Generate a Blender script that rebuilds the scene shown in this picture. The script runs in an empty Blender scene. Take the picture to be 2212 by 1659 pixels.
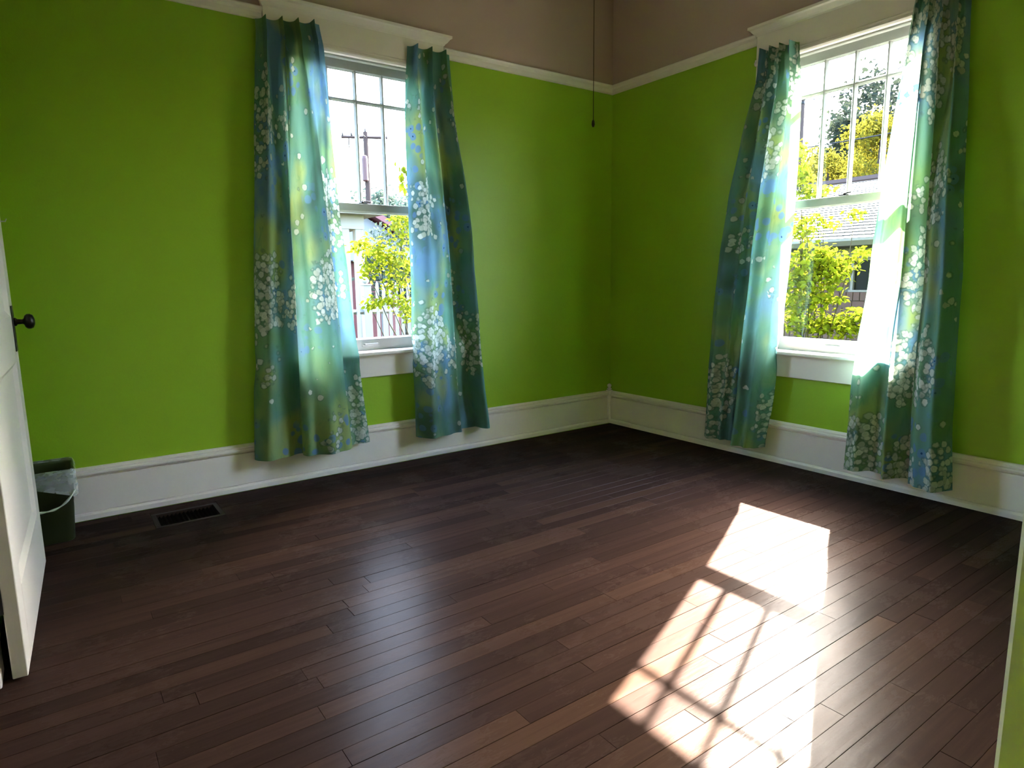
import bpy, math, random
from mathutils import Vector, Matrix
random.seed(7)
SC = bpy.context.scene
COL = SC.collection

# ---------------------------------------------------------------- camera
IMG_W = 2212
F_PX = 1397.93
YAW, PITCH, ROLL = 0.951544, 0.157216, -0.013344
CAM = Vector((-3.51334, -3.61931, 1.10))
fw = Vector((math.cos(YAW)*math.cos(PITCH), math.sin(YAW)*math.cos(PITCH), -math.sin(PITCH)))
rt = Vector((math.sin(YAW), -math.cos(YAW), 0))
up = rt.cross(fw)
rt2 = rt*math.cos(ROLL) + up*math.sin(ROLL)
up2 = up*math.cos(ROLL) - rt*math.sin(ROLL)
cam_data = bpy.data.cameras.new('camera')
cam_data.sensor_fit = 'HORIZONTAL'
cam_data.sensor_width = 36.0
cam_data.lens = F_PX/IMG_W*36.0
cam_data.clip_start = 0.02
cam_data.clip_end = 1000
cam = bpy.data.objects.new('camera', cam_data)
COL.objects.link(cam)
M = Matrix((rt2, up2, -fw)).transposed().to_4x4()
M.translation = CAM
cam.matrix_world = M
SC.camera = cam

# ---------------------------------------------------------------- sky, sun, exposure
SUN_DIR = Vector((1.0, 0.42, 0.905)).normalized()      # towards the sun
SKY_STRENGTH = 1.5
SUN_STRENGTH = 29.0
world = bpy.data.worlds.new('world')
SC.world = world
world.use_nodes = True
wn = world.node_tree
wn.nodes.clear()
w_out = wn.nodes.new('ShaderNodeOutputWorld')
w_bg = wn.nodes.new('ShaderNodeBackground')
w_sky = wn.nodes.new('ShaderNodeTexSky')
w_sky.sky_type = 'NISHITA'
w_sky.sun_disc = False
w_sky.sun_elevation = math.asin(SUN_DIR.z)
w_sky.sun_rotation = math.atan2(SUN_DIR.x, SUN_DIR.y)
w_sky.air_density = 1.0
w_sky.dust_density = 2.5
w_sky.ozone_density = 1.0
w_bg.inputs['Strength'].default_value = SKY_STRENGTH
wn.links.new(w_sky.outputs['Color'], w_bg.inputs['Color'])
wn.links.new(w_bg.outputs['Background'], w_out.inputs['Surface'])

sun_data = bpy.data.lights.new('sun_offscreen', 'SUN')
sun_data.energy = SUN_STRENGTH
sun_data.angle = math.radians(0.6)
sun_data.color = (1.0, 0.93, 0.82)
sun = bpy.data.objects.new('sun_offscreen', sun_data)
COL.objects.link(sun)
sun.rotation_euler = SUN_DIR.to_track_quat('Z', 'Y').to_euler()
sun.location = (12, 5, 11)

vs = SC.view_settings
vs.view_transform = 'Standard'
vs.look = 'None'
vs.exposure = 2.85
vs.gamma = 1.0
vs.use_curve_mapping = False

# ---------------------------------------------------------------- helpers
def set_in(node, name, val):
    if name in node.inputs:
        node.inputs[name].default_value = val

class NT:
    """small node-tree writer"""
    def __init__(self, name):
        self.m = bpy.data.materials.new(name)
        self.m.use_nodes = True
        self.t = self.m.node_tree
        self.t.nodes.clear()
        self.out = self.n('ShaderNodeOutputMaterial')
    def n(self, typ, **kw):
        nd = self.t.nodes.new(typ)
        for k, v in kw.items():
            setattr(nd, k, v)
        return nd
    def l(self, a, b):
        self.t.links.new(a, b)
    def val(self, sock, v):
        if hasattr(v, 'is_linked') or isinstance(v, bpy.types.NodeSocket):
            self.l(v, sock)
        else:
            sock.default_value = v
    def math(self, op, a, b=0.0, c=0.0, clamp=False):
        nd = self.n('ShaderNodeMath', operation=op, use_clamp=clamp)
        for i, v in enumerate((a, b, c)):
            self.val(nd.inputs[i], v)
        return nd.outputs[0]
    def mix(self, fac, a, b, blend='MIX'):
        nd = self.n('ShaderNodeMix', data_type='RGBA', blend_type=blend)
        self.val(nd.inputs[0], fac)
        self.val(nd.inputs[6], a if not isinstance(a, tuple) else (*a[:3], 1))
        self.val(nd.inputs[7], b if not isinstance(b, tuple) else (*b[:3], 1))
        return nd.outputs[2]
    def noise(self, vec, scale, detail=2.0, rough=0.5, dist=0.0):
        nd = self.n('ShaderNodeTexNoise')
        if vec is not None:
            self.l(vec, nd.inputs['Vector'])
        nd.inputs['Scale'].default_value = scale
        nd.inputs['Detail'].default_value = detail
        nd.inputs['Roughness'].default_value = rough
        nd.inputs['Distortion'].default_value = dist
        return nd.outputs[0]
    def vor(self, vec, scale, rand=1.0, feature='F1'):
        nd = self.n('ShaderNodeTexVoronoi', feature=feature)
        self.l(vec, nd.inputs['Vector'])
        nd.inputs['Scale'].default_value = scale
        nd.inputs['Randomness'].default_value = rand
        return nd
    def mapping(self, vec, scale=(1, 1, 1), loc=(0, 0, 0), rot=(0, 0, 0)):
        nd = self.n('ShaderNodeMapping')
        self.l(vec, nd.inputs[0])
        nd.inputs['Scale'].default_value = scale
        nd.inputs['Location'].default_value = loc
        nd.inputs['Rotation'].default_value = rot
        return nd.outputs[0]
    def ramp(self, fac, stops, interp='LINEAR'):
        nd = self.n('ShaderNodeValToRGB')
        cr = nd.color_ramp
        cr.interpolation = interp
        while len(cr.elements) < len(stops):
            cr.elements.new(0.5)
        for e, (p, c) in zip(cr.elements, stops):
            e.position = p
            e.color = (*c, 1) if len(c) == 3 else c
        self.l(fac, nd.inputs[0])
        return nd.outputs[0]
    def bsdf(self, color, rough=0.5, spec=0.5, bump=None, bump_str=0.2, bump_dist=0.01, **kw):
        b = self.n('ShaderNodeBsdfPrincipled')
        self.val(b.inputs['Base Color'], color if not isinstance(color, tuple) else (*color[:3], 1))
        self.val(b.inputs['Roughness'], rough)
        set_in(b, 'Specular IOR Level', spec)
        for k, v in kw.items():
            set_in(b, k, v)
        if bump is not None:
            bn = self.n('ShaderNodeBump')
            bn.inputs['Strength'].default_value = bump_str
            bn.inputs['Distance'].default_value = bump_dist
            self.l(bump, bn.inputs['Height'])
            self.l(bn.outputs[0], b.inputs['Normal'])
        return b
    def done(self, shader):
        self.l(shader.outputs[0] if not isinstance(shader, bpy.types.NodeSocket) else shader, self.out.inputs['Surface'])
        return self.m

def obj_coord(t):
    return t.n('ShaderNodeTexCoord').outputs['Object']
def world_pos(t):
    return t.n('ShaderNodeNewGeometry').outputs['Position']

def painted(name, col, rough=0.5, var=0.08, scale=14.0, bump=0.1, bscale=60.0, spec=0.4):
    t = NT(name)
    p = world_pos(t)
    n1 = t.noise(p, scale, 4, 0.6)
    dark = tuple(c*(1-var) for c in col)
    lite = tuple(min(1, c*(1+var)) for c in col)
    c = t.mix(n1, dark, lite)
    n2 = t.noise(p, bscale, 3, 0.6)
    return t.done(t.bsdf(c, rough, spec, bump=n2, bump_str=bump, bump_dist=0.002))

def plain(name, col, rough=0.5, spec=0.4, metallic=0.0):
    t = NT(name)
    p = obj_coord(t)
    n1 = t.noise(p, 25, 3)
    c = t.mix(n1, tuple(x*0.9 for x in col), tuple(min(1, x*1.1) for x in col))
    return t.done(t.bsdf(c, rough, spec, Metallic=metallic))

def mesh_obj(name, verts, faces, mats, parent=None, smooth=False, mat_idx=None):
    me = bpy.data.meshes.new(name)
    me.from_pydata([tuple(v) for v in verts], [], [tuple(f) for f in faces])
    me.validate()
    me.update()
    if not isinstance(mats, (list, tuple)):
        mats = [mats]
    for m in mats:
        me.materials.append(m)
    if mat_idx is not None:
        me.polygons.foreach_set('material_index', mat_idx)
    if smooth:
        me.polygons.foreach_set('use_smooth', [True]*len(me.polygons))
    o = bpy.data.objects.new(name, me)
    COL.objects.link(o)
    if parent is not None:
        o.parent = parent
    return o

class MB:
    """collects boxes, prisms, tubes; builds one mesh"""
    def __init__(self):
        self.v, self.f, self.mi = [], [], []
    def add(self, verts, faces, mi=0):
        b = len(self.v)
        self.v += [tuple(v) for v in verts]
        self.f += [tuple(i+b for i in f) for f in faces]
        self.mi += [mi]*len(faces)
        return self
    def box(self, x0, x1, y0, y1, z0, z1, mi=0, bev=0.0):
        x0, x1 = min(x0, x1), max(x0, x1)
        y0, y1 = min(y0, y1), max(y0, y1)
        z0, z1 = min(z0, z1), max(z0, z1)
        if bev <= 0:
            v = [(x, y, z) for z in (z0, z1) for y in (y0, y1) for x in (x0, x1)]
            f = [(0, 2, 3, 1), (4, 5, 7, 6), (0, 1, 5, 4), (2, 6, 7, 3), (0, 4, 6, 2), (1, 3, 7, 5)]
            return self.add(v, f, mi)
        import bmesh
        bm = bmesh.new()
        bmesh.ops.create_cube(bm, size=1.0)
        for vv in bm.verts:
            vv.co = Vector(((x0+x1)/2+vv.co.x*(x1-x0), (y0+y1)/2+vv.co.y*(y1-y0), (z0+z1)/2+vv.co.z*(z1-z0)))
        bmesh.ops.bevel(bm, geom=bm.edges[:], offset=bev, segments=1, affect='EDGES')
        bm.verts.index_update()
        self.add([vv.co for vv in bm.verts], [[vv.index for vv in ff.verts] for ff in bm.faces], mi)
        bm.free()
        return self
    def prism(self, prof, a, b, axis='x', mi=0):
        """prof: list of 2D points; swept from a to b along axis. x: prof=(y,z); y: prof=(x,z); z: prof=(x,y)"""
        n = len(prof)
        def mk(p, s):
            return {'x': (s, p[0], p[1]), 'y': (p[0], s, p[1]), 'z': (p[0], p[1], s)}[axis]
        v = [mk(p, a) for p in prof] + [mk(p, b) for p in prof]
        f = [(i, (i+1) % n, n+(i+1) % n, n+i) for i in range(n)] + [tuple(range(n))[::-1], tuple(range(n, 2*n))]
        return self.add(v, f, mi)
    def tube(self, pts, r, seg=8, mi=0, cap=True):
        pts = [Vector(p) for p in pts]
        rs = r if isinstance(r, (list, tuple)) else [r]*len(pts)
        V, Fc = [], []
        prev = None
        for i, p in enumerate(pts):
            d = (pts[min(i+1, len(pts)-1)] - pts[max(i-1, 0)]).normalized()
            a = Vector((0, 0, 1)) if abs(d.z) < 0.9 else Vector((1, 0, 0))
            if prev is not None:
                a = prev
            u = d.cross(a).normalized()
            w = u.cross(d).normalized()
            prev = w
            for k in range(seg):
                t = 2*math.pi*k/seg
                V.append(p + (u*math.cos(t)+w*math.sin(t))*rs[i])
        for i in range(len(pts)-1):
            for k in range(seg):
                k2 = (k+1) % seg
                Fc.append((i*seg+k, i*seg+k2, (i+1)*seg+k2, (i+1)*seg+k))
        if cap:
            Fc.append(tuple(range(seg))[::-1])
            Fc.append(tuple(range((len(pts)-1)*seg, len(pts)*seg)))
        return self.add(V, Fc, mi)
    def lathe(self, prof, origin, axis='z', seg=20, mi=0):
        """prof: (radius, height along axis)"""
        o = Vector(origin)
        V, Fc = [], []
        for r, h in prof:
            for k in range(seg):
                t = 2*math.pi*k/seg
                c, s = r*math.cos(t), r*math.sin(t)
                V.append(o + Vector({'z': (c, s, h), 'x': (h, c, s), 'y': (c, h, s)}[axis]))
        for i in range(len(prof)-1):
            for k in range(seg):
                k2 = (k+1) % seg
                Fc.append((i*seg+k, i*seg+k2, (i+1)*seg+k2, (i+1)*seg+k))
        Fc.append(tuple(range(seg))[::-1])
        Fc.append(tuple(range((len(prof)-1)*seg, len(prof)*seg)))
        return self.add(V, Fc, mi)
    def build(self, name, mats, parent=None, smooth=False):
        multi = isinstance(mats, (list, tuple)) and len(mats) > 1
        return mesh_obj(name, self.v, self.f, mats, parent, smooth, self.mi if multi else None)

def empty(name, loc=(0, 0, 0), rz=0.0, parent=None):
    o = bpy.data.objects.new(name, None)
    o.empty_display_size = 0.1
    COL.objects.link(o)
    o.location = loc
    o.rotation_euler = (0, 0, rz)
    o.parent = parent
    return o
def tag(o, label=None, cat=None, group=None, kind=None):
    if label: o['label'] = label
    if cat: o['category'] = cat
    if group: o['group'] = group
    if kind: o['kind'] = kind
    return o
def copy_of(o, parent=None, loc=None, rot=None, scale=None):
    c = o.copy()
    COL.objects.link(c)
    c.parent = parent
    if loc is not None: c.location = loc
    if rot is not None: c.rotation_euler = rot
    if scale is not None: c.scale = scale
    return c

# ---------------------------------------------------------------- materials
def wall_mat():
    t = NT('green_wall_paint')
    p = world_pos(t)
    n1 = t.noise(p, 1.3, 4, 0.6)
    c = t.mix(n1, (0.295, 0.47, 0.016), (0.335, 0.515, 0.024))
    n2 = t.noise(p, 9, 5, 0.65)
    n3 = t.noise(p, 90, 3, 0.6)
    h = t.math('MULTIPLY_ADD', n2, 0.8, t.math('MULTIPLY', n3, 0.25))
    return t.done(t.bsdf(c, 0.42, 0.4, bump=h, bump_str=0.35, bump_dist=0.006))
M_GREEN = wall_mat()
M_TAN = painted('tan_upper_wall', (0.50, 0.345, 0.285), 0.6, 0.06, 2.0, 0.25, 30)
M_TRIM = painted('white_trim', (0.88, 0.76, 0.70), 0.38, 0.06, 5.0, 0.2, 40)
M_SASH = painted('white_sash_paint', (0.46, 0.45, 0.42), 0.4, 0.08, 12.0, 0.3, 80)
M_CEIL = painted('ceiling_plaster', (0.84, 0.80, 0.74), 0.7, 0.05, 2.0, 0.2, 30)
M_DOOR = painted('white_door_paint', (0.78, 0.69, 0.60), 0.35, 0.05, 6.0, 0.15, 50)
M_IRON = plain('blackened_iron', (0.018, 0.015, 0.013), 0.4, 0.5, 0.6)
M_HALL = painted('hall_plaster', (0.55, 0.46, 0.34), 0.7, 0.05, 2.0, 0.2, 30)

def plank_mat():
    t = NT('dark_stained_plank')
    oi = t.n('ShaderNodeObjectInfo')
    rnd = oi.outputs['Random']
    p = world_pos(t)
    off = t.n('ShaderNodeCombineXYZ')
    t.l(t.math('MULTIPLY', rnd, 37.0), off.inputs[0])
    t.l(t.math('MULTIPLY', rnd, 11.0), off.inputs[1])
    va = t.n('ShaderNodeVectorMath', operation='ADD')
    t.l(p, va.inputs[0]); t.l(off.outputs[0], va.inputs[1])
    g = t.noise(t.mapping(va.outputs[0], (1.6, 42, 1)), 1.0, 5, 0.62, 0.6)
    base = t.ramp(rnd, [(0.0, (0.036, 0.020, 0.015)), (0.35, (0.048, 0.026, 0.020)), (0.8, (0.058, 0.031, 0.023)), (1.0, (0.082, 0.043, 0.028))])
    c = t.mix(t.math('MULTIPLY', g, 0.75), base, (0.012, 0.006, 0.005), 'MIX')
    wear = t.noise(p, 2.2, 5, 0.7)
    wm = t.math('MULTIPLY', t.math('SUBTRACT', wear, 0.62, clamp=True), 1.6)
    c = t.mix(wm, c, (0.12, 0.075, 0.05))
    fine = t.noise(t.mapping(p, (20, 60, 1)), 1.0, 4, 0.7, 1.5)
    r = t.math('MULTIPLY_ADD', t.noise(p, 3.0, 3), 0.14, 0.16)
    r = t.math('MULTIPLY_ADD', fine, 0.07, r)
    h = t.math('ADD', t.math('MULTIPLY', fine, 0.5), t.math('MULTIPLY', g, 0.8))
    h = t.math('ADD', h, t.math('MULTIPLY', t.noise(t.mapping(va.outputs[0], (6, 12, 1)), 1.0, 3), 1.2))
    bn = t.n('ShaderNodeBump'); bn.inputs['Strength'].default_value = 0.22; bn.inputs['Distance'].default_value = 0.002
    t.l(h, bn.inputs['Height'])
    df = t.n('ShaderNodeBsdfDiffuse'); t.l(c, df.inputs['Color']); t.l(bn.outputs[0], df.inputs['Normal'])
    gl = t.n('ShaderNodeBsdfGlossy'); t.l(r, gl.inputs['Roughness']); t.l(bn.outputs[0], gl.inputs['Normal'])
    lw = t.n('ShaderNodeLayerWeight'); lw.inputs['Blend'].default_value = 0.5
    fac = t.math('MULTIPLY_ADD', t.math('POWER', lw.outputs['Facing'], 4.0), 0.045, 0.0065)   # thin worn varnish
    mx = t.n('ShaderNodeMixShader')
    t.l(fac, mx.inputs[0]); t.l(df.outputs[0], mx.inputs[1]); t.l(gl.outputs[0], mx.inputs[2])
    return t.done(mx)
M_PLANK = plank_mat()
M_SUBFLOOR = painted('dusty_subfloor', (0.16, 0.115, 0.085), 0.8, 0.2, 8, 0.2, 60)

def glass_mat():
    t = NT('old_window_glass')
    gl = t.n('ShaderNodeBsdfGlossy'); gl.inputs['Roughness'].default_value = 0.02
    tr = t.n('ShaderNodeBsdfTransparent'); tr.inputs['Color'].default_value = (0.95, 0.97, 0.97, 1)
    lw = t.n('ShaderNodeLayerWeight'); lw.inputs['Blend'].default_value = 0.5
    fr = t.math('MULTIPLY_ADD', t.math('POWER', lw.outputs['Facing'], 5.0), 0.9, 0.03)
    mx = t.n('ShaderNodeMixShader')
    t.l(fr, mx.inputs[0]); t.l(tr.outputs[0], mx.inputs[1]); t.l(gl.outputs[0], mx.inputs[2])
    return t.done(mx)
M_GLASS = glass_mat()

def curtain_mat():
    t = NT('floral_curtain_cloth')
    uv = t.n('ShaderNodeUVMap'); uv.uv_map = 'cloth'
    p = uv.outputs[0]
    # soft wobble of the pattern space
    nz = t.n('ShaderNodeTexNoise'); t.l(p, nz.inputs['Vector']); nz.inputs['Scale'].default_value = 9
    wob = t.n('ShaderNodeVectorMath', operation='MULTIPLY_ADD')
    t.l(nz.outputs['Color'], wob.inputs[0]); wob.inputs[1].default_value = (0.035, 0.035, 0); t.l(p, wob.inputs[2])
    pw = wob.outputs[0]
    wb2 = t.n('ShaderNodeVectorMath', operation='MULTIPLY_ADD')
    nz2 = t.n('ShaderNodeTexNoise'); t.l(p, nz2.inputs['Vector']); nz2.inputs['Scale'].default_value = 60
    t.l(nz2.outputs['Color'], wb2.inputs[0]); wb2.inputs[1].default_value = (0.014, 0.014, 0); t.l(p, wb2.inputs[2])
    wob_p = wb2.outputs[0]
    # ground colours
    a = t.noise(t.mapping(pw, (3.2, 2.0, 1)), 1.0, 3, 0.6)
    def wash(loc, sc, lo, k):
        n_ = t.noise(t.mapping(pw, sc, loc), 1.0, 2, 0.55)
        return t.math('MULTIPLY', t.math('SUBTRACT', n_, lo, clamp=True), k, clamp=True)
    ground = t.mix(a, (0.12, 0.27, 0.23), (0.17, 0.33, 0.25))
    ground = t.mix(wash((2, 7, 0), (2.6, 1.7, 1), 0.47, 7.0), ground, (0.19, 0.32, 0.14))
    ground = t.mix(wash((5, 3, 0), (2.4, 1.6, 1), 0.49, 7.0), ground, (0.16, 0.29, 0.43))
    ground = t.mix(wash((8, 1, 0), (3.4, 1.8, 1), 0.54, 8.0), ground, (0.34, 0.41, 0.15))
    ground = t.mix(wash((1, 9, 0), (3.0, 2.2, 1), 0.55, 8.0), ground, (0.10, 0.18, 0.14))
    # brush-like leaves
    lf = t.noise(t.mapping(pw, (30, 7, 1), (0, 0, 0), (0, 0, 0.35)), 1.0, 3, 0.6, 1.2)
    ground = t.mix(t.math('MULTIPLY', t.math('SUBTRACT', lf, 0.55, clamp=True), 2.2, clamp=True), ground, (0.06, 0.25, 0.13))
    # blue flowers
    v2 = t.vor(pw, 15.0, 0.9)
    bm = t.math('SUBTRACT', 1.0, t.math('MULTIPLY', t.math('SUBTRACT', v2.outputs['Distance'], 0.33), 14, clamp=True), clamp=True)
    bc = t.noise(t.mapping(pw, (3.0, 2.4, 1), (9, 1, 0)), 1.0, 1, 0.5)
    bm = t.math('MULTIPLY', bm, t.math('MULTIPLY', t.math('SUBTRACT', bc, 0.52, clamp=True), 14, clamp=True))
    ground = t.mix(t.math('MULTIPLY', bm, 0.85), ground, (0.14, 0.26, 0.46))
    bcen = t.math('LESS_THAN', v2.outputs['Distance'], 0.09)
    ground = t.mix(t.math('MULTIPLY', t.math('MULTIPLY', bcen, bm), 0.9), ground, (0.02, 0.06, 0.15))
    # white blossom clusters: two overlapping layers of round blossoms, switched on whole by cell
    def blossoms(vec, scale, thr, lone):
        v1 = t.vor(vec, scale, 0.8)
        cell = v1.outputs['Position']
        vc = t.vor(t.mapping(cell, (1.0, 0.60, 1)), 3.5, 0.9)
        cd = t.math('MULTIPLY_ADD', t.noise(cell, 8, 2), 0.40, t.math('SUBTRACT', vc.outputs['Distance'], 0.20))
        cm = t.math('LESS_THAN', cd, thr)
        sel = t.n('ShaderNodeSeparateColor'); t.l(vc.outputs['Color'], sel.inputs[0])
        cm = t.math('MULTIPLY', cm, t.math('LESS_THAN', sel.outputs[0], 0.70))
        vid = t.n('ShaderNodeSeparateColor'); t.l(v1.outputs['Color'], vid.inputs[0])
        cm = t.math('MAXIMUM', cm, t.math('GREATER_THAN', vid.outputs[1], lone))
        rad = t.math('MULTIPLY_ADD', vid.outputs[2], 0.12, 0.36)
        d0 = v1.outputs['Distance']
        disc = t.math('SUBTRACT', 1.0, t.math('MULTIPLY', t.math('SUBTRACT', d0, rad), 9, clamp=True), clamp=True)
        halo = t.math('SUBTRACT', 1.0, t.math('MULTIPLY', t.math('SUBTRACT', d0, t.math('ADD', rad, 0.12)), 7, clamp=True), clamp=True)
        pc = t.mix(vid.outputs[0], (0.46, 0.48, 0.40), (0.72, 0.73, 0.68))
        ring = t.math('SUBTRACT', 1.0, t.math('MULTIPLY', t.math('ABSOLUTE', t.math('SUBTRACT', d0, 0.17)), 14, clamp=True), clamp=True)
        pc = t.mix(t.math('MULTIPLY', ring, 0.45), pc, (0.36, 0.42, 0.32))
        return t.math('MULTIPLY', disc, cm), t.math('MULTIPLY', halo, cm), pc
    pb_ = wob_p
    m1, h1, c1 = blossoms(pb_, 26.0, 0.47, 0.985)
    m2, h2, c2 = blossoms(t.mapping(pb_, (1, 1, 1), (0.013, 0.017, 0)), 29.0, 0.44, 0.975)
    ground = t.mix(t.math('MULTIPLY', h1, 0.5), ground, (0.08, 0.15, 0.11))
    ground = t.mix(t.math('MULTIPLY', m1, 0.85), ground, c1)
    ground = t.mix(t.math('MULTIPLY', h2, 0.55), ground, (0.09, 0.16, 0.12))
    wm = t.math('MULTIPLY', m2, 0.92)
    pc = c2
    col = t.mix(wm, ground, pc)
    weave = t.noise(t.mapping(p, (500, 500, 1)), 1.0, 1)
    d = t.n('ShaderNodeBsdfDiffuse'); t.l(col, d.inputs['Color'])
    bn = t.n('ShaderNodeBump'); bn.inputs['Strength'].default_value = 0.15; bn.inputs['Distance'].default_value = 0.001
    t.l(weave, bn.inputs['Height']); t.l(bn.outputs[0], d.inputs['Normal'])
    tl = t.n('ShaderNodeBsdfTranslucent')
    t.l(t.mix(1.0, col, (0.95, 1.0, 0.92), 'MULTIPLY'), tl.inputs['Color'])
    mx = t.n('ShaderNodeMixShader'); mx.inputs[0].default_value = 0.27
    t.l(d.outputs[0], mx.inputs[1]); t.l(tl.outputs[0], mx.inputs[2])
    return t.done(mx)
M_CURTAIN = curtain_mat()

def leaf_mat(name, c1, c2, c3, trans=0.5):
    t = NT(name)
    g = t.n('ShaderNodeNewGeometry')
    col = t.ramp(g.outputs['Random Per Island'], [(0.0, c1), (0.5, c2), (1.0, c3)])
    oi = t.n('ShaderNodeObjectInfo')
    col = t.mix(t.math('MULTIPLY', oi.outputs['Random'], 0.5), col, c3)
    d = t.n('ShaderNodeBsdfDiffuse'); t.l(col, d.inputs['Color'])
    tl = t.n('ShaderNodeBsdfTranslucent'); t.l(col, tl.inputs['Color'])
    mx = t.n('ShaderNodeMixShader'); mx.inputs[0].default_value = trans
    t.l(d.outputs[0], mx.inputs[1]); t.l(tl.outputs[0], mx.inputs[2])
    return t.done(mx)
M_LEAF = leaf_mat('yellow_green_leaf', (0.1274, 0.1254, 0.0067), (0.0834, 0.0962, 0.0051), (0.0414, 0.0544, 0.0051))
M_LEAF_GOLD = leaf_mat('golden_leaf', (0.0893, 0.0711, 0.0067), (0.0655, 0.0576, 0.0067), (0.0358, 0.0344, 0.0057))
M_LEAF_DARK = leaf_mat('grey_green_leaf', (0.0192, 0.0230, 0.0134), (0.0134, 0.0173, 0.0115), (0.0086, 0.0115, 0.0096), 0.3)
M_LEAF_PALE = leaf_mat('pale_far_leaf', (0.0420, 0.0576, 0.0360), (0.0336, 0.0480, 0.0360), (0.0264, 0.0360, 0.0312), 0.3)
M_BARK = plain('grey_brown_bark', (0.0180, 0.0132, 0.0096), 0.9, 0.1)
M_POLEWOOD = plain('weathered_pole_wood', (0.0252, 0.0162, 0.0144), 0.9, 0.1)
M_WIRE = plain('black_cable', (0.0024, 0.0024, 0.0027), 0.6, 0.2)
M_TRANSFORMER = plain('rust_red_steel', (0.0288, 0.0077, 0.0077), 0.6, 0.3)
M_FENCE = painted('white_fence_paint', (0.1155, 0.1155, 0.1092), 0.5, 0.05, 8, 0.1, 40)
M_CREAM = painted('cream_porch_paint', (0.1050, 0.0966, 0.0798), 0.6, 0.05, 4, 0.1, 40)
M_TIN = painted('blue_grey_tin_roof', (0.0180, 0.0204, 0.0252), 0.5, 0.15, 3, 0.1, 20)
M_RED = painted('red_siding', (0.0540, 0.0072, 0.0096), 0.6, 0.1, 4, 0.1, 30)
M_SIDING = painted('pale_siding', (0.0675, 0.0705, 0.0780), 0.6, 0.06, 4, 0.1, 30)
M_BRICK = painted('dark_brown_brick', (0.0264, 0.0104, 0.0073), 0.85, 0.4, 9, 0.4, 60)
M_MORTAR = painted('pale_mortar', (0.0240, 0.0225, 0.0210), 0.9, 0.1, 20, 0.2, 80)
M_SHINGLE = painted('grey_asphalt_shingle', (0.0084, 0.0081, 0.0084), 0.55, 0.25, 6, 0.5, 90)
M_EAVE = painted('white_eave_paint', (0.0504, 0.0492, 0.0444), 0.5, 0.05, 6, 0.1, 40)
M_DARKPANE = plain('dark_window_pane', (0.0018, 0.0024, 0.0018), 0.4, 0.05)
def ground_mat():
    t = NT('lawn_ground')
    p = world_pos(t)
    n = t.noise(p, 3, 6, 0.7)
    c = t.ramp(n, [(0.3, (0.005, 0.006, 0.002)), (0.55, (0.009, 0.011, 0.003)), (0.75, (0.014, 0.013, 0.006))])
    return t.done(t.bsdf(c, 0.95, 0.1))
M_GROUND = ground_mat()

# ---------------------------------------------------------------- room shell
H_CEIL = 3.20
Z_RAIL = 2.43
XL = -3.74            # left wall face
YF = -3.508           # front (doorway) wall face
WT = 0.15
WIN_A = -1.945        # centre of window in back wall (x)
WIN_B = -1.728        # centre of window in right wall (y)
OPEN_HW, OPEN_Z0, OPEN_Z1 = 0.405, 0.665, 2.345
DZ = {'A': 0.012, 'B': -0.012}

def wall_with_window(name, axis, c, a0, a1, dz, label):
    """axis x: wall_back along x at y 0..WT; axis y: wall_right along y at x 0..WT; two-tone paint split at the rail"""
    mb = MB()
    zb, zt = OPEN_Z0+dz, OPEN_Z1+dz
    def seg(u0, u1, z0, z1, mi):
        if axis == 'x':
            mb.box(u0, u1, 0, WT, z0, z1, mi)
        else:
            mb.box(0, WT, u0, u1, z0, z1, mi)
    seg(a0, a1, 0-0.05, zb, 0)
    seg(a0, c-OPEN_HW, zb, zt, 0)
    seg(c+OPEN_HW, a1, zb, zt, 0)
    seg(a0, a1, zt, Z_RAIL+0.02, 0)
    seg(a0, a1, Z_RAIL+0.02, H_CEIL, 1)
    o = mb.build(name, [M_GREEN, M_TAN])
    return tag(o, label, 'wall', kind='structure')
wall_with_window('wall_back', 'x', WIN_A, XL-0.15, WT, DZ['A'], 'green wall with tan band above the rail, behind the waste basket')
wall_with_window('wall_right', 'y', WIN_B, YF-0.12, 0.0, DZ['B'], 'green wall with tan band, window looking at the brick house')

DOOR_Y0, DOOR_Y1 = -2.42, -1.455
mb = MB()
mb.box(XL-0.12, XL, DOOR_Y1, 0, -0.05, Z_RAIL, 0)
mb.box(XL-0.12, XL, YF-0.12, DOOR_Y0, -0.05, Z_RAIL, 0)
mb.box(XL-0.12, XL, DOOR_Y0, DOOR_Y1, 2.08, Z_RAIL, 0)
mb.box(XL-0.12, XL, YF-0.12, 0, Z_RAIL, H_CEIL, 1)
tag(mb.build('wall_left', [M_GREEN, M_TAN]), 'green wall behind the open white door', 'wall', kind='structure')

JX, JY = -3.03, -3.488
mb = MB()
mb.box(JX+0.02, 0.0, YF-0.12, YF, -0.05, Z_RAIL, 0)
mb.box(XL, JX+0.02, YF-0.12, YF, 2.10, Z_RAIL, 0)
mb.box(XL, 0.0, YF-0.12, YF, Z_RAIL, H_CEIL, 1)
tag(mb.build('wall_front', [M_GREEN, M_TAN]), 'green wall pierced by the doorway', 'wall', kind='structure')

tag(MB().box(-5.4, WT, -5.6, WT, H_CEIL, H_CEIL+0.12).build('ceiling', M_CEIL), 'plaster ceiling over room and hall', 'ceiling', kind='structure')

# hall beyond the two doorways
mb = MB()
mb.box(-5.4, -5.28, -5.6, 0.15, -0.05, H_CEIL)
mb.box(-5.28, XL-0.12, -0.35, -0.23, -0.05, H_CEIL)
mb.box(-5.28, -2.3, -5.6, -5.48, -0.05, H_CEIL)
mb.box(-2.42, -2.3, -5.48, YF-0.12, -0.05, H_CEIL)
tag(mb.build('wall_hall', M_HALL), 'tan plaster walls of the hall beyond the doorway', 'wall', kind='structure')

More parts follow.
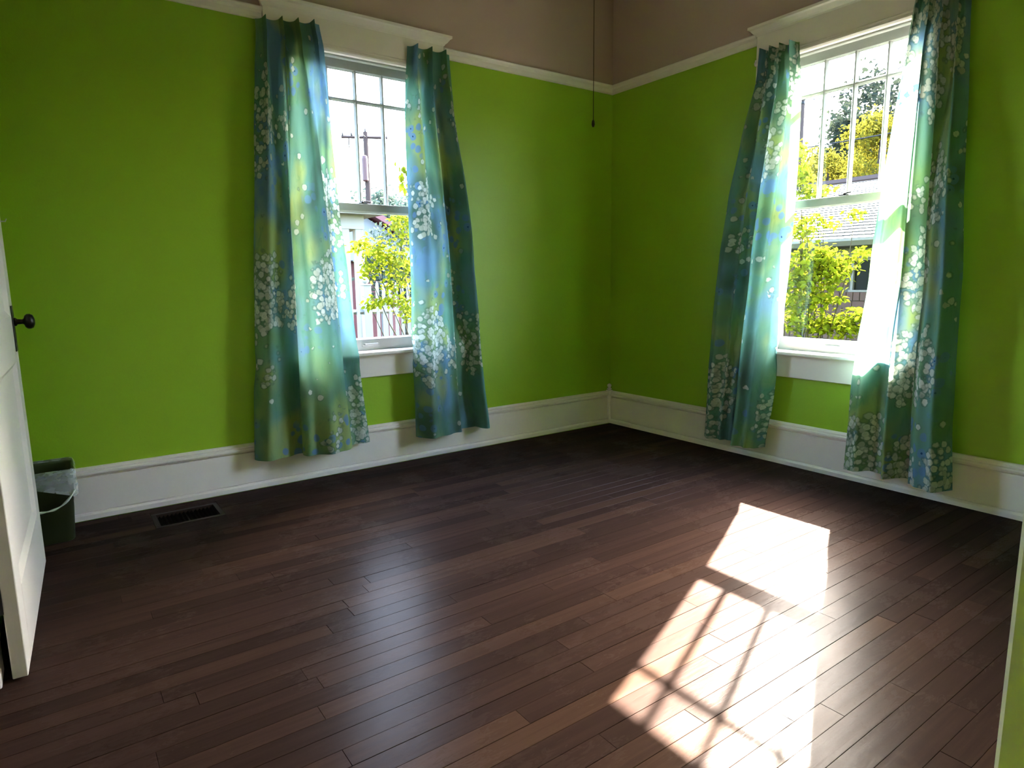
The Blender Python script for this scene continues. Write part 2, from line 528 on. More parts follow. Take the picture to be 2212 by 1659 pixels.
# door jamb at the right edge of the view
mb = MB()
mb.box(JX, JX+0.025, YF-0.145, JY-0.001, -0.0, 2.10, bev=0.003)
mb.box(JX+0.004, JX+0.115, YF, JY, -0.0, 2.12, bev=0.004)
mb.box(XL, JX+0.115, YF, JY, 2.12, 2.25, bev=0.004)
tag(mb.build('trim_1', M_TRIM), 'white casing of the doorway looked through, edge-on', 'door casing', kind='structure')
# casing of the side doorway behind the open door
mb = MB()
mb.box(XL, XL+0.02, DOOR_Y1+0.005, DOOR_Y1+0.12, 0, 2.09, bev=0.003)
mb.box(XL, XL+0.02, DOOR_Y0-0.12, DOOR_Y0, 0, 2.09, bev=0.003)
mb.box(XL, XL+0.022, DOOR_Y0-0.14, DOOR_Y1+0.14, 2.09, 2.22, bev=0.003)
mb.box(XL-0.12, XL, DOOR_Y1-0.02, DOOR_Y1, 0, 2.08)
mb.box(XL-0.12, XL, DOOR_Y0, DOOR_Y0+0.02, 0, 2.08)
tag(mb.build('trim_2', M_TRIM), 'white casing of the side doorway behind the open door', 'door casing', kind='structure')

# picture rails
def rail_prof(s=1):
    return [(0, 0), (-0.012*s, 0.0), (-0.018*s, 0.008), (-0.018*s, 0.030), (-0.030*s, 0.040), (-0.034*s, 0.052), (-0.020*s, 0.062), (0, 0.064)]
mb = MB()
mb.prism([(y, Z_RAIL+z) for y, z in rail_prof()], XL, WIN_A-0.53, 'x')
mb.prism([(y, Z_RAIL+z) for y, z in rail_prof()], WIN_A+0.53, 0.0, 'x')
tag(mb.build('trim_3', M_TRIM), 'cream picture rail along the wall with the waste basket', 'picture rail', kind='structure')
mb = MB()
mb.prism([(x, Z_RAIL+z) for x, z in rail_prof()], WIN_B+0.53, 0.0, 'y')
mb.prism([(x, Z_RAIL+z) for x, z in rail_prof()], YF, WIN_B-0.53, 'y')
tag(mb.build('trim_4', M_TRIM), 'cream picture rail along the wall facing the brick house', 'picture rail', kind='structure')

# baseboards (board + cap moulding + shoe)
def base_prof():
    return [(0, 0), (-0.032, 0), (-0.032, 0.022), (-0.026, 0.031), (-0.015, 0.033), (-0.020, 0.037), (-0.020, 0.203), (-0.012, 0.206),
            (-0.012, 0.212), (-0.030, 0.215), (-0.034, 0.222), (-0.034, 0.230), (-0.022, 0.234), (-0.024, 0.242), (-0.014, 0.250), (0, 0.252)]
mb = MB()
mb.prism(base_prof(), XL, -0.035, 'x')
tag(mb.build('baseboard_back', M_TRIM), 'tall white moulded baseboard behind the waste basket', 'baseboard', kind='structure')
mb = MB()
mb.prism(base_prof(), YF, -0.035, 'y')
tag(mb.build('baseboard_right', M_TRIM), 'tall white moulded baseboard below the window facing the brick house', 'baseboard', kind='structure')
mb = MB()
mb.prism([(YF-y, z) for y, z in base_prof()], JX+0.115, -0.03, 'x')
tag(mb.build('baseboard_front', M_TRIM), 'tall white baseboard beside the doorway', 'baseboard', kind='structure')
# corner block with a turned finial
mb = MB()
mb.box(-0.040, 0, -0.040, 0, 0, 0.258, bev=0.004)
mb.lathe([(0.004, 0.26), (0.017, 0.264), (0.019, 0.270), (0.009, 0.276), (0.015, 0.286), (0.017, 0.294), (0.011, 0.304), (0.002, 0.309)], (-0.021, -0.021, 0), 'z', 16)
tag(mb.build('trim_5', M_TRIM), 'small white corner block with round finial between baseboards', 'corner block', kind='structure')

# ---------------------------------------------------------------- floor: slab + planks
floor = MB().box(-5.4, WT, -5.6, WT, -0.14, -0.019).build('floor', M_SUBFLOOR)
tag(floor, 'dark stained narrow plank floor with worn varnish', 'floor', kind='structure')
PW = 0.0648
REG = (-3.205, -2.905, -0.362, -0.142)      # floor register hole x0,x1,y0,y1
plank_meshes = {}
def plank_mesh(L, W):
    key = (round(L, 3), round(W, 4))
    if key in plank_meshes:
        return plank_meshes[key]
    c = 0.0006
    hx, hy, zt, zb = L/2-0.0004, W/2-0.0004, 0.0, -0.019
    v = [(-hx, -hy, zb), (hx, -hy, zb), (hx, hy, zb), (-hx, hy, zb),
         (-hx, -hy, zt-c), (hx, -hy, zt-c), (hx, hy, zt-c), (-hx, hy, zt-c),
         (-hx+c, -hy+c, zt), (hx-c, -hy+c, zt), (hx-c, hy-c, zt), (-hx+c, hy-c, zt)]
    f = [(8, 9, 10, 11)]
    for i in range(4):
        j = (i+1) % 4
        f += [(i, j, 4+j, 4+i), (4+i, 4+j, 8+j, 8+i)]
    me = bpy.data.meshes.new('plank')
    me.from_pydata(v, [], f)
    me.materials.append(M_PLANK)
    plank_meshes[key] = me
    return me
def add_plank(x0, x1, y0, y1):
    if x1-x0 < 0.02 or y1-y0 < 0.004:
        return
    o = bpy.data.objects.new('plank', plank_mesh(x1-x0, y1-y0))
    COL.objects.link(o)
    o.parent = floor
    o.location = ((x0+x1)/2, (y0+y1)/2, random.uniform(-0.0006, 0.0002))
    o.rotation_euler = (random.uniform(-0.0022, 0.0022), 0, 0)
rng = random.Random(21)
k0 = 27
rows = []
for k in range(-k0, 40):
    y1 = -1.79 - PW*k
    y0 = y1 - PW
    y1c = min(y1, 0.0)
    if y0 >= -0.003 or y1 < -3.80:
        continue
    rows.append((y0, y1c))
fixed = {1: [-2.131], 2: [-2.44, -1.765]}    # plank ends read from the photograph
for (y0, y1) in rows:
    k = round((-1.79 - y1)/PW)
    xs = [XL-0.12 if (y0 > DOOR_Y0 and y1 < DOOR_Y1+0.05) or y1 < YF else XL]
    if k in fixed:
        cuts = sorted(fixed[k])
        x = xs[0]
        while cuts[0]-x > 1.3:
            x += rng.uniform(0.6, 1.1)
            xs.append(x)
        xs += cuts
    x = xs[-1]
    if x == xs[0]:
        x += rng.uniform(0.25, 1.2)
        xs.append(x)
    while True:
        x += rng.uniform(0.65, 1.55)
        if x > -0.25:
            break
        xs.append(x)
    xs.append(0.0)
    if y1 < YF:                                   # doorway threshold rows only in the opening
        xs = [XL, JX]
    for a, b in zip(xs[:-1], xs[1:]):
        if y0 < REG[3] and y1 > REG[2] and a < REG[1] and b > REG[0]:
            add_plank(a, REG[0], y0, y1)
            add_plank(REG[1], b, y0, y1)
            ya, yb = max(y0, REG[3]), y1
            if yb-ya > 0.004: add_plank(max(a, REG[0]), min(b, REG[1]), ya, yb)
            ya, yb = y0, min(y1, REG[2])
            if yb-ya > 0.004: add_plank(max(a, REG[0]), min(b, REG[1]), ya, yb)
        else:
            add_plank(a, b, y0, y1)
# hall floor beyond the doorways
hf = MB()
hf.box(-5.28, XL-0.12, -5.48, -0.35, -0.019, -0.001)
hf.box(XL-0.12, -2.42, -5.48, -3.82, -0.019, -0.001)
hf.build('hall_floorboards', M_PLANK, floor)

# floor register
reg = empty('floor_register', ((REG[0]+REG[1])/2, (REG[2]+REG[3])/2, 0))
tag(reg, 'dark recessed metal floor register near the baseboard', 'floor vent')
hx, hy = (REG[1]-REG[0])/2, (REG[3]-REG[2])/2
M_REG = plain('brown_register_metal', (0.030, 0.017, 0.012), 0.6, 0.15)
M_REGSLAT = plain('dark_register_slat', (0.010, 0.006, 0.005), 0.8, 0.05)
mb = MB()
mb.box(-hx+.001, hx-.001, -hy+.001, -hy+0.022, -0.017, 0.002, bev=0.001)
mb.box(-hx+.001, hx-.001, hy-0.022, hy-.001, -0.017, 0.002, bev=0.001)
mb.box(-hx+.001, -hx+0.022, -hy+0.022, hy-0.022, -0.017, 0.002, bev=0.001)
mb.box(hx-0.022, hx-.001, -hy+0.022, hy-0.022, -0.017, 0.002, bev=0.001)
mb.build('frame', M_REG, reg)
MB().box(-hx+.02, hx-.02, -hy+.02, hy-.02, -0.019, -0.0165).build('pan', plain('register_dark', (0.004, 0.003, 0.003), 0.9, 0.1), reg)
slat = MB().prism([(-0.0045, -0.016), (-0.003, -0.016), (0.0045, -0.006), (0.003, -0.006)], -hy+0.02, hy-0.02, 'y').build('slat', M_REGSLAT, reg)
slat.location.x = -hx+0.034
for i in range(1, 14):
    copy_of(slat, reg, (-hx+0.034+i*0.0178, 0, 0))

# ---------------------------------------------------------------- windows
def make_window(name, loc, rz, dz, label):
    """local X along the wall (to the right seen from the room), Y outwards, Z up"""
    w = empty(name, loc, rz)
    tag(w, label, 'window', kind='structure')
    def Z(z): return z+dz
    # jambs, head, sub-sill
    mb = MB()
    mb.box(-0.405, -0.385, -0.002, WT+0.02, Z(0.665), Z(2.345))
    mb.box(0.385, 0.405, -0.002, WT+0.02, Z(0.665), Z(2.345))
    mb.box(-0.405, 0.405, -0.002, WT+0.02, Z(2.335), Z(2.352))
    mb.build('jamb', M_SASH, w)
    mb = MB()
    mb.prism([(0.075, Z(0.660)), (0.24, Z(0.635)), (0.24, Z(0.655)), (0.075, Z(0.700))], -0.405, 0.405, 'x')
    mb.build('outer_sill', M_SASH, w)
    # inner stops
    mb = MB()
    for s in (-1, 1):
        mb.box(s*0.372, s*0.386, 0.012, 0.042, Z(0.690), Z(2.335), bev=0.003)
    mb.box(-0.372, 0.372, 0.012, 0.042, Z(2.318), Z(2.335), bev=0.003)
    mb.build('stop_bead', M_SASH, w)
    # side casings
    for s in (-1, 1):
        mb = MB()
        mb.box(s*0.392, s*0.525, -0.022, 0.0, Z(0.690), Z(2.345), bev=0.003)
        mb.build('casing', M_TRIM, w)
    # head: bead, frieze board, crown cap
    mb = MB()
    mb.prism([(0, Z(2.325)), (-0.026, Z(2.325)), (-0.034, Z(2.334)), (-0.034, Z(2.342)), (-0.027, Z(2.350)), (-0.027, Z(2.358)), (0, Z(2.362))], -0.530, 0.530, 'x')
    mb.build('head_bead', M_TRIM, w)
    MB().box(-0.525, 0.525, -0.024, 0.0, Z(2.360), Z(2.487), bev=0.002).build('head_casing', M_TRIM, w)
    prof = [(0, 2.484), (-0.026, 2.484), (-0.030, 2.492), (-0.040, 2.500), (-0.052, 2.516), (-0.062, 2.522), (-0.062, 2.536), (0, 2.540)]
    mb = MB()
    n = len(prof)
    ext = [0.0 if y > -0.001 else (-y-0.024) for y, z in prof]
    v = [(-0.527-e, y, Z(z)) for (y, z), e in zip(prof, ext)] + [(0.527+e, y, Z(z)) for (y, z), e in zip(prof, ext)]
    mb.add(v, [(i, (i+1) % n, n+(i+1) % n, n+i) for i in range(n)] + [tuple(range(n))[::-1], tuple(range(n, 2*n))])
    mb.build('cap_moulding', M_TRIM, w)
    # stool and apron
    mb = MB()
    mb.box(-0.565, 0.565, -0.062, 0.0, Z(0.666), Z(0.691), bev=0.006)
    mb.box(-0.385, 0.385, -0.002, 0.078, Z(0.666), Z(0.691), bev=0.002)
    mb.build('stool', M_TRIM, w)
    MB().box(-0.525, 0.525, -0.021, 0.0, Z(0.535), Z(0.667), bev=0.003).build('apron', M_TRIM, w)
    # lower sash
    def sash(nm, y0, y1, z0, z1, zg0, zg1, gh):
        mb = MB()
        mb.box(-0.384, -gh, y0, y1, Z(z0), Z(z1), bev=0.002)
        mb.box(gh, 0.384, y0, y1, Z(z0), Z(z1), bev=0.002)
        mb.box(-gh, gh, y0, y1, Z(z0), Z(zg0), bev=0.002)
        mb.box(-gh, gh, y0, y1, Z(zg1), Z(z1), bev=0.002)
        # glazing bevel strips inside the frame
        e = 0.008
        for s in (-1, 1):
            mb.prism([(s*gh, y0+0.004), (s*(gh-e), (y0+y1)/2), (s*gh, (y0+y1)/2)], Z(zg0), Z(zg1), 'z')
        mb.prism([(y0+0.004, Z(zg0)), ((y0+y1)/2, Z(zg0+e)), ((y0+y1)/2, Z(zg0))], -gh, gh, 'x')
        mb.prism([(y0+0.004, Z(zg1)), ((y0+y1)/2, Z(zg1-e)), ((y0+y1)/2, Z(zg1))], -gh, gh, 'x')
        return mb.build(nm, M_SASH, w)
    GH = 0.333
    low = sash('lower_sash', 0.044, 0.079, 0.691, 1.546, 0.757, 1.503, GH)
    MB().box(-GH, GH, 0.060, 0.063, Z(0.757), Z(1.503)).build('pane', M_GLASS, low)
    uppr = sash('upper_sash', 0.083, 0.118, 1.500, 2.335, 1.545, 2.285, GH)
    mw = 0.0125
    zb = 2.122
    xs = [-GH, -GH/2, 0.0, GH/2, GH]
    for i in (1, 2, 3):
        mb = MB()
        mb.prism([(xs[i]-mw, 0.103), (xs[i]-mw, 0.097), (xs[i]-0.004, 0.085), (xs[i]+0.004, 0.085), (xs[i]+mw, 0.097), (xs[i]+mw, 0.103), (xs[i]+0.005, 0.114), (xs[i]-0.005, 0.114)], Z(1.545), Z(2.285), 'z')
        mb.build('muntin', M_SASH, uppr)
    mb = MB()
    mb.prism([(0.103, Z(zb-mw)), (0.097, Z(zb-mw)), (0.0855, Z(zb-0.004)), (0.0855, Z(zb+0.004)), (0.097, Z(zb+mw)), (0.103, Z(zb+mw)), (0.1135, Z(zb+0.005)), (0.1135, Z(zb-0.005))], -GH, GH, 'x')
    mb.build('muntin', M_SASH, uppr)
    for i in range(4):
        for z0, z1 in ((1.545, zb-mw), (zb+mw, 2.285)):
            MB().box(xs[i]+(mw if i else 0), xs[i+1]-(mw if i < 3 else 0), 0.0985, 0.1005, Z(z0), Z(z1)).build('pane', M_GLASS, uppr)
    # sash lift on the bottom rail, sash lock on the meeting rail
    mb = MB()
    mb.box(-0.055, 0.055, 0.040, 0.045, Z(0.712), Z(0.745), bev=0.0015)
    mb.tube([(-0.045, 0.044, Z(0.728)), (-0.04, 0.030, Z(0.728)), (0.04, 0.030, Z(0.728)), (0.045, 0.044, Z(0.728))], 0.005, 8)
    mb.build('sash_lift', M_SASH, low)
    mb = MB()
    mb.box(-0.028, 0.028, 0.050, 0.076, Z(1.545), Z(1.551), bev=0.001)
    mb.lathe([(0.010, 0), (0.010, 0.008), (0.006, 0.012)], (0, 0.062, Z(1.550)), 'z', 12)
    mb.tube([(0.0, 0.062, Z(1.558)), (0.02, 0.052, Z(1.560)), (0.045, 0.044, Z(1.560))], [0.005, 0.004, 0.003], 8)
    mb.build('sash_lock', M_IRON, low)
    return w
make_window('window_1', (WIN_A, 0, 0), 0, DZ['A'], 'white sash window, eight lights over one, looking at the picket fence')
make_window('window_2', (0, WIN_B, 0), -math.pi/2, DZ['B'], 'white sash window, eight lights over one, looking at the brick house')

# ---------------------------------------------------------------- curtains
def lerp_tab(tab, z):
    """tab sorted by descending z"""
    if z >= tab[0][0]: return tab[0][1]
    if z <= tab[-1][0]: return tab[-1][1]
    for (za, a), (zb, b) in zip(tab[:-1], tab[1:]):
        if zb <= z <= za:
            t = (za-z)/(za-zb) if za != zb else 0
            t = t*t*(3-2*t)*0.35 + t*0.65
            return a + (b-a)*t
def catmull(pts, n):
    """resample control points by chord length"""
    P = [Vector(p) for p in pts]
    P = [P[0]*2-P[1]] + P + [P[-1]*2-P[-2]]
    fine = []
    for i in range(1, len(P)-2):
        for j in range(24):
            t = j/24
            a, b, c, d = P[i-1], P[i], P[i+1], P[i+2]
            fine.append(0.5*((2*b)+(c-a)*t+(2*a-5*b+4*c-d)*t*t+(3*b-a-3*c+d)*t**3))
    fine.append(P[-2])
    L = [0.0]
    for a, b in zip(fine[:-1], fine[1:]):
        L.append(L[-1]+(b-a).length)
    out = []
    k = 0
    for i in range(n):
        s = L[-1]*i/(n-1)
        while k < len(L)-2 and L[k+1] < s: k += 1
        t = (s-L[k])/max(1e-9, L[k+1]-L[k])
        out.append(fine[k].lerp(fine[k+1], min(1, max(0, t))))
    return out, L[-1]

def make_curtain(axis, left, right, ztop_l, ztop_r, zbot, folds, pleats, seed, label, uoff, hem=None):
    NU, NV = 220, 90
    r = random.Random(seed)
    wbot = abs(right[-1][1]-left[-1][1])
    ctrl = [(fx*wbot, d) for fx, d in folds]
    bot, length = catmull(ctrl, NU)
    sgn = 1 if axis == 'x' else -1
    ph = [r.uniform(0, 6.28) for _ in range(6)]
    verts, uvs = [], []
    for j in range(NV+1):
        t = j/NV
        for i in range(NU):
            s = i/(NU-1)
            ztop = ztop_l+(ztop_r-ztop_l)*s
            zb = zbot + (hem(s) if hem else 0.0)
            z = ztop + (zb-ztop)*t
            z += 0.005*math.cos(6.283*(s*pleats-0.5))*max(0.0, 1-t*12)
            xl, xr = lerp_tab(left, z), lerp_tab(right, z)
            # pinch pleats at the head
            a = (s*pleats) % 1.0
            c = abs(a-0.5)*2                      # 0 at a pleat, 1 between
            pl = max(0.0, 1-c*3.2)
            dtop = 0.030 + 0.052*pl**0.7 + 0.014*math.sin(6.283*s*pleats*5)*pl
            if t < 0.05:
                dtop -= 0.004*math.cos(s*pleats*6.283)
            ftop = s - 0.55*math.sin(6.283*(s*pleats-0.5))/(6.283*pleats)
            # small folds running on from the pleats
            dmid = 0.062 + 0.036*math.sin(6.283*s*pleats+math.pi*1.5) + 0.010*math.sin(6.283*s*(pleats*0.5)+ph[0]+t)
            w1 = min(1.0, max(0.0, (t-0.035)/0.10)); w1 = w1*w1*(3-2*w1)
            w2 = min(1.0, max(0.0, (t-0.03)/0.50)); w2 = w2*w2*(3-2*w2)
            d0 = dtop*(1-w1)+dmid*w1
            f0 = ftop*(1-w1) + (s - 0.25*math.sin(6.283*(s*pleats-0.5))/(6.283*pleats))*w1
            fb, db = bot[i].x/wbot, bot[i].y
            wob = 0.004*math.sin(9*t+ph[1]+s*5)+0.003*math.sin(23*t+ph[2]-s*9)*w2
            fx = f0*(1-w2)+fb*w2
            d = d0*(1-w2) + (db + 0.42*(dmid-0.062) + 0.010*math.sin(6.283*s*pleats*2+ph[3]+1.5*t))*w2 + wob*w2
            d = max(0.038 + 0.008*(z < 0.27) + 0.036*math.exp(-((z-0.68)/0.09)**2), d)
            x = xl + (xr-xl)*fx
            verts.append((x, -d, z) if axis == 'x' else (-d, x, z))
            uvs.append((uoff + s*length*1.05, z*1.0))
    faces = []
    for j in range(NV):
        for i in range(NU-1):
            q = (j*NU+i, (j+1)*NU+i, (j+1)*NU+i+1, j*NU+i+1)
            faces.append(q if axis == 'x' else q)
    o = mesh_obj('curtain', verts, faces, M_CURTAIN, None, True)
    me = o.data
    uvl = me.uv_layers.new(name='cloth')
    for lp in me.loops:
        uvl.data[lp.index].uv = uvs[lp.vertex_index]
    tag(o, label, 'curtain', 'floral pleated curtains')
    return o

A1L = [(2.45, -2.515), (2.36, -2.515), (2.161, -2.535), (1.826, -2.563), (1.136, -2.613), (0.18, -2.680)]
A1R = [(2.457, -2.185), (2.335, -2.165), (2.176, -2.159), (1.872, -2.151), (1.459, -2.136), (1.081, -2.103), (0.685, -2.069), (0.15, -2.023)]
A2L = [(2.449, -1.670), (2.2, -1.695), (2.048, -1.702), (1.531, -1.708), (1.129, -1.710), (0.686, -1.722), (0.15, -1.716)]
A2R = [(2.447, -1.392), (2.092, -1.366), (1.690, -1.322), (1.241, -1.293), (0.832, -1.258), (0.436, -1.221), (0.12, -1.185)]
B1L = [(2.377, -1.235), (2.203, -1.220), (1.913, -1.149), (1.575, -1.094), (1.218, -1.060), (0.817, -1.015), (0.459, -0.998), (0.06, -0.984)]
B1R = [(2.367, -1.478), (2.089, -1.507), (1.776, -1.509), (1.481, -1.504), (1.100, -1.487), (0.730, -1.464), (0.427, -1.436), (0.06, -1.393)]
B2L = [(2.40, -2.060), (2.331, -2.050), (2.175, -2.034), (1.866, -2.016), (1.500, -2.000), (1.094, -1.984), (0.739, -1.947), (0.493, -1.933), (0.06, -1.921)]
B2R = [(2.40, -2.290), (2.234, -2.297), (1.803, -2.328), (1.502, -2.346), (1.089, -2.375), (0.749, -2.379), (0.444, -2.391), (0.06, -2.417)]
FA1 = [(0, .05), (.03, .09), (.18, .10), (.36, .085), (.405, .05), (.375, .085), (.385, .15), (.50, .180), (.70, .175), (.80, .14), (.79, .08), (.84, .05), (1.0, .07)]
FA2 = [(0, .06), (.02, .11), (.14, .15), (.38, .155), (.54, .12), (.58, .06), (.68, .042), (.83, .05), (.86, .10), (.93, .135), (.99, .10), (1, .05)]
FB1 = [(0, .05), (.02, .10), (.14, .13), (.30, .11), (.36, .06), (.48, .05), (.54, .08), (.58, .14), (.74, .175), (.92, .13), (1, .06)]
FB2 = [(0, .14), (.05, .155), (.12, .12), (.22, .075), (.33, .10), (.42, .135), (.47, .11), (.53, .06), (.62, .06), (.66, .13), (.78, .185), (.92, .165), (1, .08)]
make_curtain('x', A1L, A1R, 2.425, 2.462, 0.165, FA1, 4, 1, 'floral curtain overlapping the picture rail, fence window, wastebasket side', 0.0)
make_curtain('x', A2L, A2R, 2.452, 2.452, 0.150, FA2, 3, 2, 'narrow floral curtain at the fence window, side nearer the room corner', 1.7)
make_curtain('y', B1L, B1R, 2.380, 2.370, 0.085, FB1, 4, 3, 'floral curtain beside the brick-house window, side nearer the room corner', 3.1)
make_curtain('y', B2L, B2R, 2.400, 2.400, 0.085, FB2, 4, 4, 'wide floral curtain with a sunlit white strip at the brick-house window', 4.6)

# ---------------------------------------------------------------- open door
door = empty('door_1', (-3.661, -1.432, 0.0))
far = Vector((-3.618, -0.503)); near = Vector((-3.661, -1.432))
dv = far-near
DWID = dv.length
door.rotation_euler = (0, 0, math.atan2(dv.y, dv.x))
tag(door, 'white panelled door standing open beside the waste basket', 'door', kind='structure')
# local: X from hinge edge to latch edge, Y+ away from the room (to the wall), room face at y=0
TH, DH = 0.036, 2.06
z0d = 0.008
mb = MB()
st = 0.115
mb.box(0, st, 0, TH, z0d, DH, bev=0.002)
mb.box(DWID-st, DWID, 0, TH, z0d, DH, bev=0.002)
for a, b in ((z0d, 0.24), (0.83, 1.00), (1.92, DH)):
    mb.box(st, DWID-st, 0, TH, a, b, bev=0.001)
mb.build('frame', M_DOOR, door)
for a, b in ((0.24, 0.83), (1.00, 1.92)):
    mb = MB()
    mb.box(st, DWID-st, 0.013, TH-0.013, a, b)
    mb.build('panel', M_DOOR, door)
    mb = MB()
    for yy, s in ((0.0, 1), (TH, -1)):
        y1, y2 = yy+0.001*s, yy+0.014*s
        mb.prism([(st, y1), (st, y2), (st+0.022, y2)], a, b, 'z')
        mb.prism([(DWID-st, y1), (DWID-st, y2), (DWID-st-0.022, y2)], a, b, 'z')
        mb.prism([(y1, a), (y2, a), (y2, a+0.022)], st, DWID-st, 'x')
        mb.prism([(y1, b), (y2, b), (y2, b-0.022)], st, DWID-st, 'x')
    mb.build('panel_moulding', M_DOOR, door)
kx, kz = DWID-0.055, 0.975
mb = MB().box(kx-0.028, kx+0.028, -0.004, 0.0, 0.865, 1.035, bev=0.0015)
tag(mb.build('escutcheon', M_IRON, door), 'blackened iron keyhole plate')
mb = MB()
mb.lathe([(0.016, -0.004), (0.016, -0.010), (0.010, -0.014), (0.0085, -0.030), (0.012, -0.034), (0.022, -0.037), (0.028, -0.044), (0.0285, -0.053), (0.024, -0.062), (0.012, -0.067), (0.003, -0.068)], (kx, 0, kz), 'y', 24)
tag(mb.build('knob', M_IRON, door, True), 'dark round door knob')
for hz in (0.25, 1.05, 1.80):
    MB().tube([(0.002, TH+0.004, hz-0.045), (0.002, TH+0.004, hz+0.045)], 0.006, 8).build('hinge', M_IRON, door)
MB().tube([(DWID-0.012, 0.002, 1.345), (DWID-0.012, -0.014, 1.345), (DWID-0.012, -0.018, 1.355)], 0.0025, 6).build('hook', M_SASH, door)

# ---------------------------------------------------------------- waste basket and bag
def rounded_rect(cx, cy, hx, hy, r, n=5):
    pts = []
    for qx, qy, a0 in ((1, 1, 0), (-1, 1, 90), (-1, -1, 180), (1, -1, 270)):
        for i in range(n+1):
            a = math.radians(a0+90*i/n)
            pts.append((cx+qx*(hx-r)+r*math.cos(a), cy+qy*(hy-r)+r*math.sin(a)))
    return pts
def loft(rings, close_bottom=False, mb=None):
    mb = mb or MB()
    n = len(rings[0])
    V = [p for rg in rings for p in rg]
    Fc = []
    for j in range(len(rings)-1):
        for i in range(n):
            k = (i+1) % n
            Fc.append((j*n+i, j*n+k, (j+1)*n+k, (j+1)*n+i))
    if close_bottom:
        Fc.append(tuple(range(n))[::-1])
    mb.add(V, Fc)
    return mb
BX, BY = -3.598, -0.190
bin_ = empty('waste_basket', (BX, BY, 0))
tag(bin_, 'small dark green rectangular waste basket standing by the open door', 'waste basket')
M_BIN = plain('dark_green_plastic', (0.045, 0.052, 0.018), 0.5, 0.4)
HB = 0.325
def bring(hx, hy, z, r=0.03): return [(x, y, z) for x, y in rounded_rect(0, 0, hx, hy, r)]
rings = [bring(0.083, 0.100, 0.001), bring(0.087, 0.104, 0.006), bring(0.108, 0.122, HB-0.02), bring(0.112, 0.126, HB-0.02), bring(0.113, 0.127, HB), bring(0.109, 0.123, HB),
         bring(0.104, 0.118, HB-0.02), bring(0.082, 0.099, 0.008)]
mb = loft(rings, True)
n = len(rings[0])
mb.f.append(tuple(range(7*n, 8*n))); mb.mi.append(0)
mb.build('body', M_BIN, bin_, True)

def bag_mat():
    t = NT('thin_white_bag_film')
    d = t.n('ShaderNodeBsdfPrincipled')
    set_in(d, 'Base Color', (0.75, 0.78, 0.74, 1)); set_in(d, 'Roughness', 0.35)
    tr = t.n('ShaderNodeBsdfTransparent')
    mx = t.n('ShaderNodeMixShader')
    nz = t.noise(t.mapping(obj_coord(t), (18, 18, 40)), 1.0, 3, 0.6)
    t.l(t.math('MULTIPLY_ADD', nz, 0.35, 0.12), mx.inputs[0])
    t.l(tr.outputs[0], mx.inputs[1]); t.l(d.outputs[0], mx.inputs[2])
    return t.done(mx)
M_BAG = bag_mat()
t_ = NT('white_drawstring'); M_STRAP = t_.done(t_.bsdf((0.72, 0.74, 0.70), 0.4))
bag = empty('bin_bag', (BX, BY, 0))
tag(bag, 'thin translucent white liner bag folded over the dark basket rim', 'bag')
# film: inside the bin, over the rim, hanging down outside with an uneven lower edge
N = 96
def rr(hx, hy, r=0.032, n=23):
    return rounded_rect(0, 0, hx, hy, r, n)
ins, mid, over, rim0, skirt1, skirt2 = (rr(0.085, 0.100), rr(0.100, 0.114), rr(0.107, 0.121), rr(0.1145, 0.1285), rr(0.1165, 0.1305), rr(0.119, 0.133))
n = len(ins)
rnd = random.Random(3)
drop = []
for i, (x, y) in enumerate(rim0):
    # lower edge: shallow in the middle of the room-facing side, deep at its corners
    if y < -0.10:
        u = (x+0.02)/0.10
        dd = 0.024 + 0.085*min(1.0, abs(u))**3.0
    elif x > 0.10:
        u = (y+0.13)/0.26
        dd = 0.109*(1-u)+0.02*u
    else:
        dd = 0.03
    drop.append(dd)
w_ = [0.002*math.sin(i*0.9)+0.0015*math.sin(i*2.3) for i in range(n)]
R = []
R.append([(x, y, 0.03+0.004*math.sin(i)) for i, (x, y) in enumerate(ins)])
R.append([(x, y, 0.18) for i, (x, y) in enumerate(mid)])
R.append([(x, y, HB-0.005) for x, y in over])
R.append([(x*1.0, y, HB+0.003) for x, y in rr(0.111, 0.125)])
R.append([(x, y, HB-0.003) for x, y in rim0])
for q, rg in ((0.35, skirt1), (0.7, skirt2), (1.0, skirt2)):
    R.append([(x*(1+w_[i]*3), y*(1+w_[i]*3), HB-0.003-drop[i]*q) for i, (x, y) in enumerate(rg)])
loft(R).build('film', M_BAG, bag, True)
# drawstring loop hanging on the side facing the room
mb = MB()
pts = []
for i in range(25):
    u = -1+2*i/24
    x = -0.012+0.118*u
    z = HB-0.165+0.075*abs(u)**2.6
    y = -0.136-0.004*math.cos(u*1.5)
    if u > 0.93: y = -0.128
    pts.append((x, y, z))
mb.tube(pts, [0.0045+0.0015*math.sin(i*1.3) for i in range(25)], 6)
mb.build('drawstring', M_STRAP, bag, True)
for k, (xa, xb) in enumerate(((-0.118, -0.085), (0.078, 0.112))):
    V, Fc, b0 = [], [], 0
    for i in range(9):
        t = i/8
        z = HB-0.004-(0.105 if k == 0 else 0.115)*t
        ww = (1-0.55*t)
        if k == 0:
            V += [(xa, -0.131-0.004*t, z), (xa+(xb-xa)*ww, -0.1345-0.003*math.sin(t*6), z)]
        else:
            V += [(xb-(xb-xa)*ww, -0.1345-0.003*math.sin(t*5), z), (xb, -0.131-0.003*t, z)]
    for i in range(8):
        Fc.append((b0+2*i, b0+2*i+1, b0+2*i+3, b0+2*i+2))
    MB().add(V, Fc).build('film_fold', M_BAG, bag, True)

